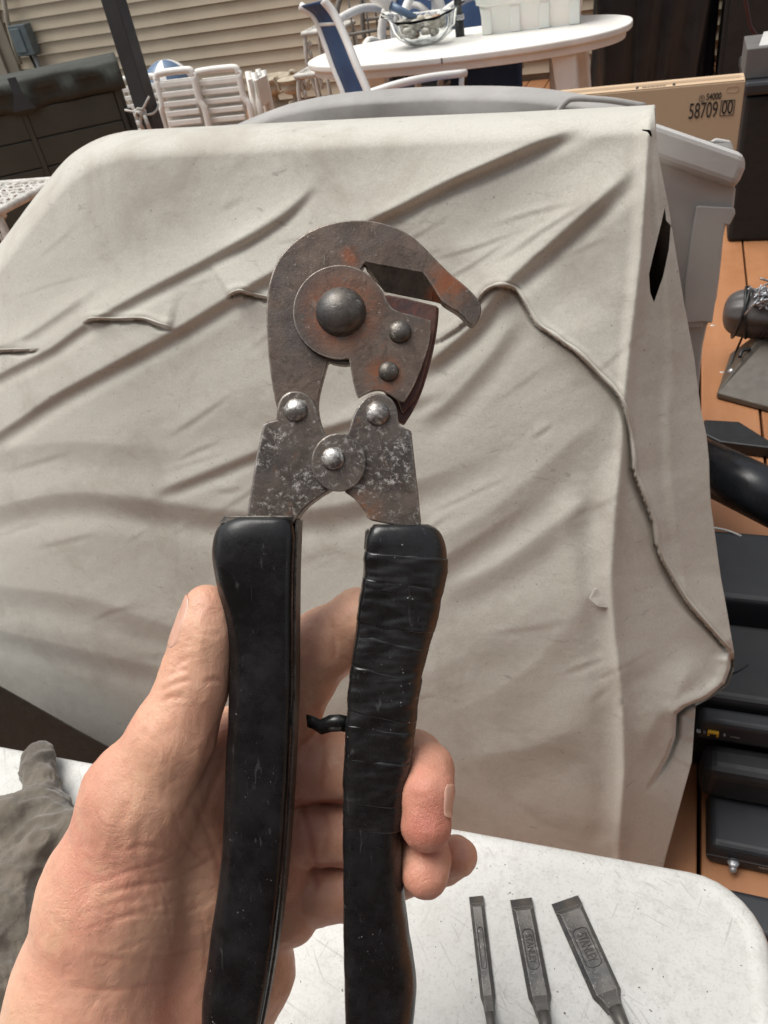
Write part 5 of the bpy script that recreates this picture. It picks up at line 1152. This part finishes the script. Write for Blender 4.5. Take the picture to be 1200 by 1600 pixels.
hand_bvh = BVHTree.FromPolygons([tuple(v_) for v_ in hv.tolist()], hq.tolist())
mn_ = N('nail'); mn_.set(Base_Color=mn_.mix(mn_.ramp(mn_.noise(60, 4), .3, .7), (.60, .32, .235), (.64, .36, .27)), Roughness=.28, Subsurface_Weight=.15, Subsurface_Radius=(.003, .001, .001), Subsurface_Scale=1.)
def nail(c0_, c1_, r0_, r1_, a0_, a1_, h0, h1, lift=.0007, nm='fingernail'):
    A = T(*c0_, h0); B = T(*c1_, h1); V = []; Fc = []; nu_, nv_ = 22, 22; ax__ = (B-A)/np.linalg.norm(B-A)
    ex_ = np.array([1., 0, 0]); ex_ -= ax__*(ex_@ax__); ex_ /= np.linalg.norm(ex_); ez = np.cross(ex_, ax__); ez = ez if ez[2] > 0 else -ez
    for i in range(nu_+1):
        u = -1+2*i/nu_
        wv = (1-abs(u)**4)**.35 if abs(u) < 1 else .25; wv = max(wv, .3)
        for j in range(nv_+1):
            v = (-1+2*j/nv_)*wv; a_ = math.radians((a0_+a1_)/2+(a1_-a0_)/2*v); f_ = (u+1)/2; r_ = ((r0_*(1-f_)+r1_*f_))*DT/1200
            e_ = max(abs(v)/max(wv, .01), abs(u)); lf_ = lift*(1-max(0, (e_-.86)/.14)**2*1.3)
            V.append(A+(B-A)*f_+(r_+lf_)*(math.cos(a_)*ex_+math.sin(a_)*ez))
    for i in range(nu_):
        for j in range(nv_): Fc.append((i*(nv_+1)+j, i*(nv_+1)+j+1, (i+1)*(nv_+1)+j+1, (i+1)*(nv_+1)+j))
    for q_, p_ in enumerate(V):
        f_ = (q_//(nv_+1))/nu_; c0 = A+(B-A)*f_; dd_ = p_-c0; dd_ -= ax__*(dd_@ax__); dd_ /= np.linalg.norm(dd_)
        hit = hand_bvh.ray_cast(Vector(c0), Vector(dd_))
        u_ = -1+2*f_; v_ = -1+2*(q_ % (nv_+1))/nv_; e_ = max(abs(u_) if u_ < 0 else 0, abs(v_))
        V[q_] = c0+dd_*((hit[3] if hit[0] is not None else .01)+.00012-.0005*max(0, (e_-.8)/.2)**2+(.0005*max(0, u_-.6)/.4))
    o = mesh(nm, V, Fc, mn_.m, per, True); s_ = o.modifiers.new('t', 'SOLIDIFY'); s_.thickness = .00025; s_.offset = 0; return o
nail((318, 1012), (323, 930), 47, 37, 120, 210, -.001, -.001); nail((668, 1222), (668, 1276), 42, 40.5, 6, 58, .003, .0072)
